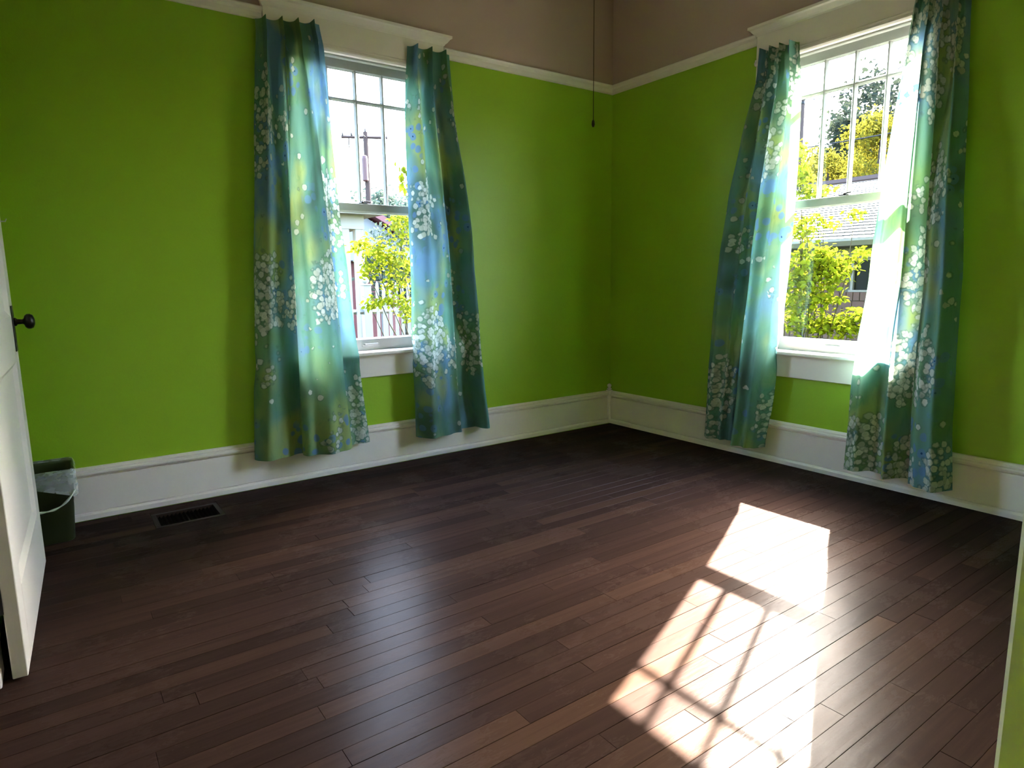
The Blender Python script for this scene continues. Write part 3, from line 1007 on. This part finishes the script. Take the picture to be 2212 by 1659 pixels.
# ---------------------------------------------------------------- pull cord in the middle of the room
M_CORD = plain('dark_cord', (0.03, 0.02, 0.012), 0.9, 0.02)
cord = empty('pull_cord', (-1.80, -1.755, 1.66))
tag(cord, 'thin dark pull cord hanging from the ceiling before the corner', 'cord')
MB().tube([(0, 0, 0.02), (0.001, 0, 0.8), (0, 0, H_CEIL-1.66+0.004)], 0.0012, 6).build('string', M_CORD, cord)
MB().lathe([(0.002, 0.026), (0.005, 0.02), (0.006, 0.008), (0.003, 0.0)], (0, 0, 0), 'z', 10).build('bobble', M_CORD, cord, True)

# ================================================================ OUTSIDE
GZ = -0.9
tag(MB().box(-40, 160, WT+0.05, 200, GZ-0.2, GZ).box(WT+0.05, 160, -60, WT+0.05, GZ-0.2, GZ).build('ground', M_GROUND), 'rough lawn outside the house', 'ground', kind='structure')
# outer skin of the house below floor level
mb = MB()
mb.box(-5.4, WT+0.02, 0.02, WT+0.02, GZ, -0.05)
mb.box(0.02, WT+0.02, -5.6, 0.02, GZ, -0.05)
tag(mb.build('foundation', M_SIDING), 'pale foundation wall under the room', 'foundation', kind='structure')

mb = MB()
mb.box(-5.9, 0.62, 0.15, 0.62, H_CEIL+0.02, H_CEIL+0.12)
mb.box(0.15, 0.62, -6.0, 0.15, H_CEIL+0.02, H_CEIL+0.12)
tag(mb.build('eave', M_EAVE), 'white painted roof overhang outside above the windows', 'eave', kind='structure')

LEAF_V = [(0, 0, 0), (0.30, 0.28, 0.05), (0.62, 0.24, 0.03), (1.0, 0, -0.10), (0.62, -0.24, 0.03), (0.30, -0.28, 0.05), (0.5, 0, -0.03)]
LEAF_F = [(0, 6, 1), (1, 6, 2), (2, 6, 3), (3, 6, 4), (4, 6, 5), (5, 6, 0)]
def leaf_into(V, Fc, p, size, r, droop=0.3):
    yaw = r.uniform(0, 6.283)
    pit = r.gauss(droop, 0.5)
    rol = r.gauss(0, 0.7)
    m = Matrix.Rotation(yaw, 3, 'Z') @ Matrix.Rotation(pit, 3, 'Y') @ Matrix.Rotation(rol, 3, 'X')
    b = len(V)
    for v in LEAF_V:
        V.append(Vector(p) + m @ (Vector(v)*size))
    Fc.extend([tuple(i+b for i in f) for f in LEAF_F])

def leafy_mesh(name, pts, size, mat, parent, seed, droop=0.3):
    r = random.Random(seed)
    V, Fc = [], []
    for p in pts:
        leaf_into(V, Fc, p, size*r.uniform(0.6, 1.25), r, droop)
    o = mesh_obj(name, V, Fc, mat, parent)
    o['kind'] = 'stuff'
    return o

def single_leaf_mesh(mat):
    me = bpy.data.meshes.new('leaf')
    me.from_pydata(LEAF_V, [], LEAF_F)
    me.materials.append(mat)
    return me
LEAF_ME = single_leaf_mesh(M_LEAF)
def leaf_parts(pts, size, parent, seed, me=LEAF_ME, droop=0.3):
    r = random.Random(seed)
    for p in pts:
        o = bpy.data.objects.new('leaf', me)
        COL.objects.link(o)
        o.parent = parent
        o.location = Vector(p) - Vector(parent.location)
        o.rotation_euler = (r.gauss(0, 0.7), r.gauss(droop, 0.5), r.uniform(0, 6.283))
        s = size*r.uniform(0.65, 1.25)
        o.scale = (s, s, s)

def stems(parent, root, tips, rad, seed):
    r = random.Random(seed)
    mb = MB()
    for tp in tips:
        a, b = Vector(root), Vector(tp)
        a = a + Vector((r.uniform(-.06, .06), r.uniform(-.06, .06), 0))
        mid1 = a.lerp(b, 0.4) + Vector((r.uniform(-.1, .1), r.uniform(-.1, .1), 0.08))
        mid2 = a.lerp(b, 0.75) + Vector((r.uniform(-.08, .08), r.uniform(-.08, .08), 0.08))
        off = Vector(parent.location)
        mb.tube([a-off, mid1-off, mid2-off, b-off], [rad, rad*0.75, rad*0.5, rad*0.25], 6)
    mb.build('branch', M_BARK, parent, True)

def px_point(px, py, dist):
    """point on the line of sight through a pixel, at a horizontal distance from the camera"""
    d = fw + rt2*((px-1106)/F_PX) - up2*((py-829.5)/F_PX)
    d = d/math.hypot(d.x, d.y)
    return CAM + d*dist

# ---- shrub outside the fence window: sprays of leaves given by (px, py, spread px, leaves, distance)
def spray_points(sprays, r):
    pts = []
    for px, py, sx, sy, n, d0 in sprays:
        for _ in range(n):
            while True:
                a, b = r.gauss(0, 0.5), r.gauss(0, 0.5)
                if a*a+b*b < 1.3: break
            pts.append(px_point(px+a*sx, py+b*sy, d0+r.gauss(0, 0.10)))
    return pts
r = random.Random(11)
shrA = empty('garden_shrub', (-1.05, 1.45, GZ))
tag(shrA, 'yellow-green leafy shrub reaching across the picket fence', 'shrub')
spA = [(868, 500, 40, 45, 120, 5.5), (800, 535, 45, 22, 80, 5.6), (840, 560, 55, 30, 130, 5.5), (795, 585, 22, 22, 40, 5.5), (870, 580, 35, 35, 90, 5.6),
       (850, 615, 30, 22, 40, 5.7), (840, 648, 50, 14, 75, 5.4), (800, 662, 20, 8, 20, 5.4), (880, 670, 25, 25, 55, 5.4), (872, 470, 26, 14, 40, 5.5), (775, 522, 14, 8, 14, 5.6), (930, 560, 40, 90, 150, 5.6)]
spA = [(a, b, c, d, int(e*2.0), f) for a, b, c, d, e, f in spA]
ptsA = spray_points(spA, r)
r.shuffle(ptsA)
ptsA.sort(key=lambda p: (p-CAM).length)
leaf_parts(ptsA[:280], 0.046, shrA, 12)
mA = leafy_mesh('foliage', [p-Vector(shrA.location) for p in ptsA[280:]], 0.046, M_LEAF, shrA, 13)
hang = [px_point(872+r.gauss(0, 8), 375+r.gauss(0, 20), 5.5+r.gauss(0, .05)) for _ in range(26)]
leaf_parts(hang, 0.075, shrA, 14, droop=1.1)
stems(shrA, (-0.60, 1.30, GZ), [px_point(q[0], q[1], q[5]) for q in spA[:9]] + [px_point(874, 350, 5.5)], 0.009, 15)

# ---- climbing shrub outside the brick-house window
shrB = empty('climbing_shrub', (2.6, -0.1, GZ))
tag(shrB, 'bright yellow-green climbing shrub in front of the brick house', 'shrub')
spB = [(1735, 500, 40, 26, 60, 4.95), (1760, 560, 60, 35, 170, 4.95), (1725, 600, 40, 45, 130, 4.9), (1800, 575, 55, 35, 140, 4.95), (1770, 610, 60, 25, 100, 4.9),
       (1740, 650, 50, 25, 110, 4.95), (1790, 645, 45, 14, 40, 4.9), (1720, 690, 30, 30, 80, 5.0), (1780, 700, 70, 26, 150, 5.0), (1835, 705, 35, 26, 90, 5.0), (1850, 675, 30, 14, 30, 4.95),
       (1860, 545, 26, 14, 22, 4.9), (1780, 480, 50, 14, 26, 4.9), (1848, 460, 26, 14, 14, 4.8), (1742, 470, 40, 12, 22, 4.9), (1735, 370, 26, 45, 70, 4.9), (1728, 320, 14, 20, 18, 4.9), (1760, 415, 45, 18, 60, 4.9),
       (1670, 600, 30, 110, 180, 4.95), (1920, 690, 60, 40, 120, 5.0)]
spB = [(a, b, c, d, int(e*2.4), f+1.9) for a, b, c, d, e, f in spB]
ptsB = spray_points(spB, r)
ptsB.sort(key=lambda p: (p-CAM).length)
leaf_parts(ptsB[:296], 0.066, shrB, 16)
leafy_mesh('foliage', [p-Vector(shrB.location) for p in ptsB[296:]], 0.063, M_LEAF, shrB, 17)
stems(shrB, (2.6, -0.1, GZ), [px_point(q[0], q[1], q[5]) for q in spB], 0.010, 18)

# ---- picket fence
fence = empty('picket_fence', (0.2, 5.2, GZ))
tag(fence, 'white picket fence with pointed post cap beyond the shrub', 'fence')
fp = px_point(789, 597, 9.6)
fd = Vector((1.0, 0.12, 0)).normalized()
def fence_pt(s): return Vector((fp.x, fp.y, GZ)) + fd*s - Vector(fence.location)
def fence_post(s, h, wd):
    c = fence_pt(s)
    mb = MB()
    mb.box(c.x-wd/2, c.x+wd/2, c.y-wd/2, c.y+wd/2, 0, h-0.13, bev=0.004)
    mb.box(c.x-wd/2-0.012, c.x+wd/2+0.012, c.y-wd/2-0.012, c.y+wd/2+0.012, h-0.13, h-0.11, bev=0.003)
    mb.lathe([(0.02, h-0.11), (0.026, h-0.10), (0.046, h-0.08), (0.050, h-0.065), (0.035, h-0.035), (0.012, h-0.008), (0.002, h)], (c.x, c.y, 0), 'z', 12)
    mb.build('post', M_FENCE, fence)
fence_post(0.0, fp.z-GZ, 0.115)
fence_post(-2.1, fp.z-GZ, 0.115)
fence_post(2.15, fp.z-GZ-0.05, 0.115)
for zz in (0.45, 1.62):
    a, b = fence_pt(-2.1), fence_pt(2.15)
    MB().tube([(a.x, a.y+0.02, zz), (b.x, b.y+0.02, zz-0.05)], 0.035, 4).build('rail', M_FENCE, fence)
pk = MB()
pk.prism([(-0.022, 0.0), (0.022, 0.0), (0.022, 1.80), (0.018, 1.86), (0, 1.90), (-0.018, 1.86), (-0.022, 1.80)], -0.011, 0.011, 'y')
pk0 = pk.build('picket', M_FENCE, fence)
first = True
for s in [0.16+0.105*i for i in range(18)] + [-0.16-0.105*i for i in range(18)]:
    c = fence_pt(s)
    loc = (c.x, c.y-0.05, 0.14-0.06*max(0, s)/1.0)
    if first:
        pk0.location = loc; first = False
    else:
        copy_of(pk0, fence, loc)

# ---- porch with blue-grey roof
porch = empty('neighbour_porch', (-0.6, 5.6, GZ))
tag(porch, 'cream porch with blue-grey tin roof beyond the picket fence', 'porch')
PO = Vector(porch.location)
rc = px_point(838, 452, 10.6)       # right-hand eave corner
ex, ey, ez = rc.x-PO.x, rc.y-PO.y, rc.z-PO.z
mb = MB()
# hipped tin roof: eave at ez, apex to the left and back
hipx, hipy, hipz = ex-3.2, ey+1.6, ez+0.62
V = [(ex, ey, ez), (ex, ey+3.2, ez), (ex-6, ey+3.2, ez), (ex-6, ey, ez), (ex-1.9, ey+1.6, hipz), (ex-4.4, ey+1.6, hipz),
     (ex, ey, ez-0.05), (ex, ey+3.2, ez-0.05), (ex-6, ey+3.2, ez-0.05), (ex-6, ey, ez-0.05)]
mb.add(V, [(0, 1, 4), (1, 2, 5, 4), (2, 3, 5), (3, 0, 4, 5), (0, 6, 7, 1), (1, 7, 8, 2), (2, 8, 9, 3), (3, 9, 6, 0)])
mb.build('roof', M_TIN, porch)
MB().box(ex-5.95, ex-0.05, ey+0.05, ey+3.15, ez-0.085, ez-0.051).build('soffit', M_CREAM, porch)
mb = MB()
mb.box(ex-5.8, ex-0.3, ey+0.25, ey+0.40, ez-0.30, ez-0.085)
mb.box(ex-0.45, ex-0.3, ey+0.40, ey+3.0, ez-0.30, ez-0.085)
mb.build('beam', M_CREAM, porch)
for (px_, wd) in ((-0.62, 0.15), (-0.38, 0.13)):
    MB().box(ex+px_-wd/2, ex+px_+wd/2, ey+0.26, ey+0.26+wd, 0, ez-0.29, bev=0.006).build('post', M_CREAM, porch)

# ---- red cottage behind
cot = empty('red_cottage', (4.2, 15.5, GZ))
tag(cot, 'red-sided cottage with pale gable behind the picket fence', 'house')
c0 = px_point(772, 560, 18.5)
c1 = px_point(845, 560, 19.5)
CO = Vector(cot.location)
x0, x1, yy = c0.x-CO.x-1.5, c1.x-CO.x+0.3, c0.y-CO.y
MB().box(x0, x1, yy, yy+4, 0, 2.6).build('wall', M_RED, cot)
mb = MB()
xm = (x0+x1)/2
mb.prism([(x0-0.2, 2.6), (x1+0.2, 2.6), (x1+0.2, 3.0), (xm, 3.9), (x0-0.2, 3.0)], yy-0.05, yy+3.9, 'y')
mb.build('gable', M_SIDING, cot)
mb = MB()
mb.prism([(x0-0.5, 2.9), (xm, 3.98), (x1+0.5, 2.9), (x1+0.5, 3.06), (xm, 4.16), (x0-0.5, 3.06)], yy-0.35, yy+4.2, 'y')
mb.build('roof', M_RED, cot)
for px_ in (778, 830):
    q = px_point(px_, 560, 18.2)-CO
    MB().box(q.x-0.07, q.x+0.07, yy-0.5, yy-0.36, 0, 2.75).build('post', M_FENCE, cot)
MB().box(x0, x1, yy-0.6, yy-0.3, 2.6, 2.82).build('porch_beam', M_SIDING, cot)

# ---- utility poles and wires
pb = px_point(789, 285, 35.0)
pole = empty('utility_pole', (pb.x, pb.y, GZ))
tag(pole, 'utility pole with crossarm and reddish transformer above the roofs', 'utility pole')
hh = pb.z-GZ
MB().tube([(0, 0, 0), (0, 0, hh*0.5), (0, 0, hh)], [0.17, 0.15, 0.12], 10).build('mast', M_POLEWOOD, pole)
ad = Vector((rt.x, rt.y, 0)).normalized()
mb = MB()
mb.tube([ad*-1.22+Vector((0, 0, hh-0.22)), ad*1.10+Vector((0, 0, hh-0.30))], 0.075, 4)
mb.build('crossarm', M_POLEWOOD, pole)
for s in (-1.15, -0.7, 0.0, 1.0):
    q = ad*s
    z = hh-0.16 if s else hh
    MB().lathe([(0.02, z-0.08), (0.05, z), (0.06, z+0.05), (0.03, z+0.14), (0.01, z+0.2)], (q.x, q.y, 0), 'z', 8).build('insulator', M_WIRE, pole)
for s in (-0.85, -0.35):
    q = ad*s
    MB().tube([(q.x, q.y, hh-0.3), (q.x, q.y, hh-0.75-0.2*(s > -.5))], 0.035, 6).build('fuse', M_WIRE, pole)
q = ad*-0.12 + Vector((-0.1, -0.28, 0))
MB().lathe([(0.11, hh-2.45), (0.15, hh-2.40), (0.15, hh-1.35), (0.12, hh-1.22), (0.05, hh-1.18)], (q.x, q.y, 0), 'z', 14).build('transformer', M_TRANSFORMER, pole)

pb2 = px_point(1732, 206, 25.0)
pole2 = empty('utility_pole', (pb2.x, pb2.y, GZ))
tag(pole2, 'bare dark utility pole standing left of the dark hillside trees', 'utility pole')
MB().tube([(0, 0, 0), (0, 0, pb2.z-GZ)], [0.16, 0.115], 10).build('mast', M_POLEWOOD, pole2)
MB().lathe([(0.118, pb2.z-GZ-0.3), (0.13, pb2.z-GZ-0.29), (0.13, pb2.z-GZ-0.22), (0.118, pb2.z-GZ-0.21)], (0, 0, 0), 'z', 10).build('band', M_WIRE, pole2)
def wire(a, b, rad, label, sag=0.1):
    pts = []
    for i in range(13):
        t = i/12
        p = a.lerp(b, t); p.z -= sag*4*t*(1-t)
        pts.append(p)
    o0 = pts[0].copy()
    o = MB().tube([p-o0 for p in pts], rad, 5).build('overhead_wire', M_WIRE)
    o.location = o0
    tag(o, label, 'wire')
wire(px_point(1600, 338, 15.5), px_point(2050, 262, 15.5), 0.014, 'dark overhead wire crossing in front of the golden tree', 0.05)
wire(px_point(1730, 215, 24.9), px_point(2060, 60, 22), 0.016, 'thin overhead wire crossing the sky over the dark trees', 0.5)
wire(px_point(785, 292, 34.6), px_point(1000, 470, 60), 0.02, 'sagging wire running from the utility pole over the far trees', 0.5)

# ---- brick house
house = empty('brick_house', (4.0, 0.4, GZ))
tag(house, 'low brown brick house with pale shingle roof beyond the climbing shrub', 'house')
HO = Vector(house.location)
WX = 0.0                                  # local x of the brick face
EZ = 1.50-GZ                              # eave height, local
def hz(z): return z-GZ
Y0, Y1 = -5.4, 6.6
wy1 = 0.24-HO.y                           # window left edge (local y), window runs to smaller y
wy0 = wy1-1.1
wz0, wz1 = hz(0.93), hz(1.315)
mb = MB()
mb.box(WX+0.012, WX+5.8, Y0, wy0, 0, EZ-0.06)
mb.box(WX+0.012, WX+5.8, wy1, Y1, 0, EZ-0.06)
mb.box(WX+0.012, WX+5.8, wy0, wy1, 0, wz0)
mb.box(WX+0.012, WX+5.8, wy0, wy1, wz1, EZ-0.06)
mb.box(WX+0.2, WX+5.8, wy0, wy1, wz0, wz1)
mb.build('wall', M_MORTAR, house)
def brick_box(hx_, hy_, hz_):
    m_ = MB().box(0, 0.05, -hy_, hy_, -hz_, hz_)
    return m_
CW, CH = 0.213, 0.0755
bk = MB().box(-0.001, 0.06, -CW/2+0.005, CW/2-0.005, -CH/2+0.005, CH/2-0.005).build('brick', M_BRICK, house)
count = 0
zrow = wz0-0.10-CH/2
rowi = 0
while zrow > hz(0.12) and count < 260:
    y = wy1 + 1.55 + (CW/2 if rowi % 2 else 0)
    while y > wy0+0.05 and count < 260:
        if count == 0:
            bk.location = (WX+rng.uniform(-.002, .002), y, zrow)
        else:
            copy_of(bk, house, (WX+rng.uniform(-.002, .002), y, zrow))
        count += 1
        y -= CW
    zrow -= CH
    rowi += 1
# rest of the wall left of the window, below the eave
zrow = wz0-0.10+CH/2
rowi = 0
while zrow < EZ-0.14 and count < 298:
    y = wy1 + CW/2+0.006 + (CW/2 if rowi % 2 else 0)
    for _ in range(5):
        if count < 298:
            copy_of(bk, house, (WX+rng.uniform(-.002, .002), y, zrow)); count += 1
        y += CW
    zrow += CH
    rowi += 1
# soldier bricks under the window
sb = MB().box(-0.018, 0.06, -0.034, 0.034, -0.046, 0.046).build('sill_brick', M_BRICK, house)
y = wy1+0.36
i = 0
while y > wy0-0.2:
    if i == 0: sb.location = (WX, y, wz0-0.05)
    else: copy_of(sb, house, (WX, y, wz0-0.05))
    y -= 0.077; i += 1
# window of the brick house
mb = MB()
mb.box(WX+0.02, WX+0.09, wy1-0.035, wy1, wz0, wz1)
mb.box(WX+0.02, WX+0.09, wy0, wy0+0.035, wz0, wz1)
mb.box(WX+0.02, WX+0.09, wy0, wy1, wz1-0.03, wz1)
mb.box(WX-0.01, WX+0.09, wy0, wy1, wz0, wz0+0.022)
mb.box(WX+0.03, WX+0.08, (wy0+wy1)/2+0.22, (wy0+wy1)/2+0.245, wz0, wz1)
wf = mb.build('window_frame', M_EAVE, house)
MB().box(WX+0.055, WX+0.06, wy0+0.03, wy1-0.03, wz0+0.02, wz1-0.02).build('pane', M_DARKPANE, wf)
# frieze, soffit, gutter, roof
MB().box(WX-0.02, WX+0.02, Y0, Y1, EZ-0.19, EZ-0.06).build('frieze', M_EAVE, house)
MB().box(WX-0.42, WX+0.02, Y0, Y1, EZ-0.075, EZ-0.06).build('soffit', M_EAVE, house)
mb = MB()
mb.prism([(WX-0.40, EZ-0.08), (WX-0.47, EZ-0.07), (WX-0.50, EZ-0.02), (WX-0.50, EZ+0.005), (WX-0.485, EZ+0.005), (WX-0.485, EZ-0.01), (WX-0.41, EZ-0.01)], Y0-0.2, Y1+0.2, 'y')
mb.build('gutter', M_EAVE, house)
RX, RZ = 3.0, hz(2.57)                    # ridge
ex_, ez_ = WX-0.45, EZ
sl = Vector((RX-ex_, RZ-ez_)); SLN = sl.length; sl /= SLN
nrm = Vector((-sl.y, sl.x))
def roof_xy(s, h): return (ex_+sl.x*s+nrm.x*h, ez_+sl.y*s+nrm.y*h)
mb = MB()
mb.prism([roof_xy(0, -0.02), roof_xy(SLN, -0.02), (RX+3.4, ez_-0.02), (RX+3.4, ez_-0.1), (WX+0.3, ez_-0.1), (ex_, ez_-0.05)], Y0-0.2, Y1+0.2, 'y')
mb.build('roof_deck', M_SHINGLE, house)
EXPO = 0.145
ns = int(SLN/EXPO)
for i in range(ns+1):
    s0 = i*EXPO
    s1 = min(SLN, s0+EXPO*1.25)
    mb = MB()
    mb.prism([roof_xy(s0-0.01, 0.016), roof_xy(s1, 0.000), roof_xy(s1, -0.012), roof_xy(s0-0.01, -0.003)], Y0-0.22, Y1+0.22, 'y')
    mb.build('shingle_course', M_SHINGLE, house)
mb = MB()
mb.tube([(RX, Y0-0.2, RZ+0.01), (RX, Y1+0.2, RZ+0.01)], 0.07, 6)
mb.build('ridge_cap', M_POLEWOOD, house)

# ---- trees
def tree(name, label, base, height, crown, n, leaf, mat, seed, trunk_r=0.12, clumps=14, group=None):
    """crown: list of (dx, dy, z, rx, ry, rz) ellipsoids relative to base"""
    r = random.Random(seed)
    root = empty(name, base)
    tag(root, label, 'tree', group)
    mb = MB()
    mb.tube([(0, 0, 0), (r.uniform(-.1, .1), r.uniform(-.1, .1), height*0.4), (0, 0, height*0.8)], [trunk_r, trunk_r*0.8, trunk_r*0.3], 8)
    for dx, dy, z, rx, ry, rz in crown:
        mb.tube([(0, 0, max(0.1, min(height*0.5, z-rz))), (dx*0.6, dy*0.6, z-rz*0.3), (dx, dy, z+rz*0.4)], [trunk_r*0.5, trunk_r*0.35, trunk_r*0.12], 6)
    mb.build('trunk', M_BARK, root, True)
    pts = []
    tot = sum(c[3]*c[5] for c in crown)
    for dx, dy, z, rx, ry, rz in crown:
        m_ = int(n*rx*rz/tot)
        cl = []
        for _ in range(clumps):
            v = Vector((r.gauss(0, 1), r.gauss(0, 1), r.gauss(0, 1))).normalized()*r.uniform(0.45, 0.95)
            cl.append(Vector((dx+v.x*rx, dy+v.y*ry, z+v.z*rz)))
        for _ in range(m_):
            c = r.choice(cl)
            v = Vector((r.gauss(0, 1), r.gauss(0, 1), r.gauss(0, 1)))
            v = v.normalized()*abs(r.gauss(0.75, 0.25))
            sc = 0.36
            pts.append(c+Vector((v.x*rx*sc, v.y*ry*sc, v.z*rz*sc)))
    leafy_mesh('foliage', pts, leaf, mat, root, seed+1, 0.4)
    return root

def base_at(px, dist, z=GZ):
    p = px_point(px, 600, dist)
    return Vector((p.x, p.y, z))
def top_z(px, py, dist): return px_point(px, py, dist).z-GZ
# golden trees behind the brick house
b = base_at(1775, 20.5)
tree('golden_tree', 'golden-leaved tree behind the brick house beside the bare pole', b, top_z(1775, 330, 20.5), [(0, 0, top_z(1775, 385, 20.5), 1.1, 1.0, 0.75)], 4200, 0.085, M_LEAF_GOLD, 31)
b = base_at(1880, 16.5)
tree('golden_tree', 'broad golden-leaved tree behind the brick house, below the dark trees', b, top_z(1880, 275, 16.5), [(0, 0, top_z(1870, 345, 16.5), 1.05, 1.0, 0.95), (0.5, -0.6, top_z(1880, 335, 16.5), 0.8, 0.8, 0.8)], 8000, 0.085, M_LEAF_GOLD, 33)
# dark hillside trees
for i, (px_, py_, d_, rx_, lab) in enumerate(((1800, 235, 36, 2.1, 'lowest dark grey-green tree on the slope beside the bare pole'),
                                            (1870, 180, 45, 2.9, 'dark grey-green tree on the slope with rounded crown'),
                                            (1955, 90, 58, 4.4, 'tallest dark grey-green tree on the slope, partly behind the curtain'))):
    b = base_at(px_, d_)
    h_ = top_z(px_, py_, d_)
    crown = [(0, 0, h_-rx_, rx_, rx_, rx_), (0.6, 0.9, h_-rx_*2.1, rx_*1.15, rx_*1.1, rx_*1.1), (-0.4, -0.8, h_-rx_*2.2, rx_*1.1, rx_*1.1, rx_*1.1), (0, 0, h_-rx_*3.1, rx_*1.2, rx_*1.2, rx_)]
    tree('hillside_tree', lab, b, h_, crown, 9000, 0.36, M_LEAF_DARK, 40+i*3, 0.3, 22, 'dark trees on the slope')
# pale trees beyond the fence window
for i, (px_, py_, d_, rx_, lab) in enumerate(((870, 392, 60, 3.6, 'pale green distant tree right of the utility pole'),
                                            (805, 408, 75, 4.0, 'pale green distant tree behind the utility pole'),
                                            (930, 380, 92, 5.2, 'pale green distant tree, farthest from the utility pole'))):
    b = base_at(px_, d_)
    h_ = top_z(px_, py_, d_)
    crown = [(0, 0, h_-rx_*0.8, rx_, rx_, rx_*0.8), (0, 0, h_-rx_*2.0, rx_*1.2, rx_*1.2, rx_)]
    tree('far_tree', lab, b, h_, crown, 4500, 0.5, M_LEAF_PALE, 60+i*3, 0.3, 20, 'distant trees beyond the fence')
# green bush behind the fence, and a low hedge tree near the red cottage
b = base_at(870, 15)
tree('garden_tree', 'green bushy tree between the picket fence and the cottage', b, top_z(870, 450, 15), [(0, 0, top_z(865, 520, 15), 0.9, 0.9, 0.8), (-0.4, 0, top_z(830, 590, 15), 0.7, 0.7, 0.6), (0.3, 0, top_z(880, 610, 15), 0.9, 0.9, 0.7)], 3600, 0.11, M_LEAF_PALE, 81, 0.1)

# unseen tree added by the corner to keep low sun off the fence window
tree('added_shade_tree', 'added unseen leafy tree outside the room corner, shading the fence window', (0.9, 1.25, GZ), 5.2, [(-0.25, 0, 4.55, 0.75, 0.62, 0.9), (-0.15, -0.1, 5.2, 0.7, 0.6, 0.7), (-0.3, 0.0, 3.9, 0.6, 0.5, 0.5)], 5200, 0.14, M_LEAF, 91, 0.08, 26)
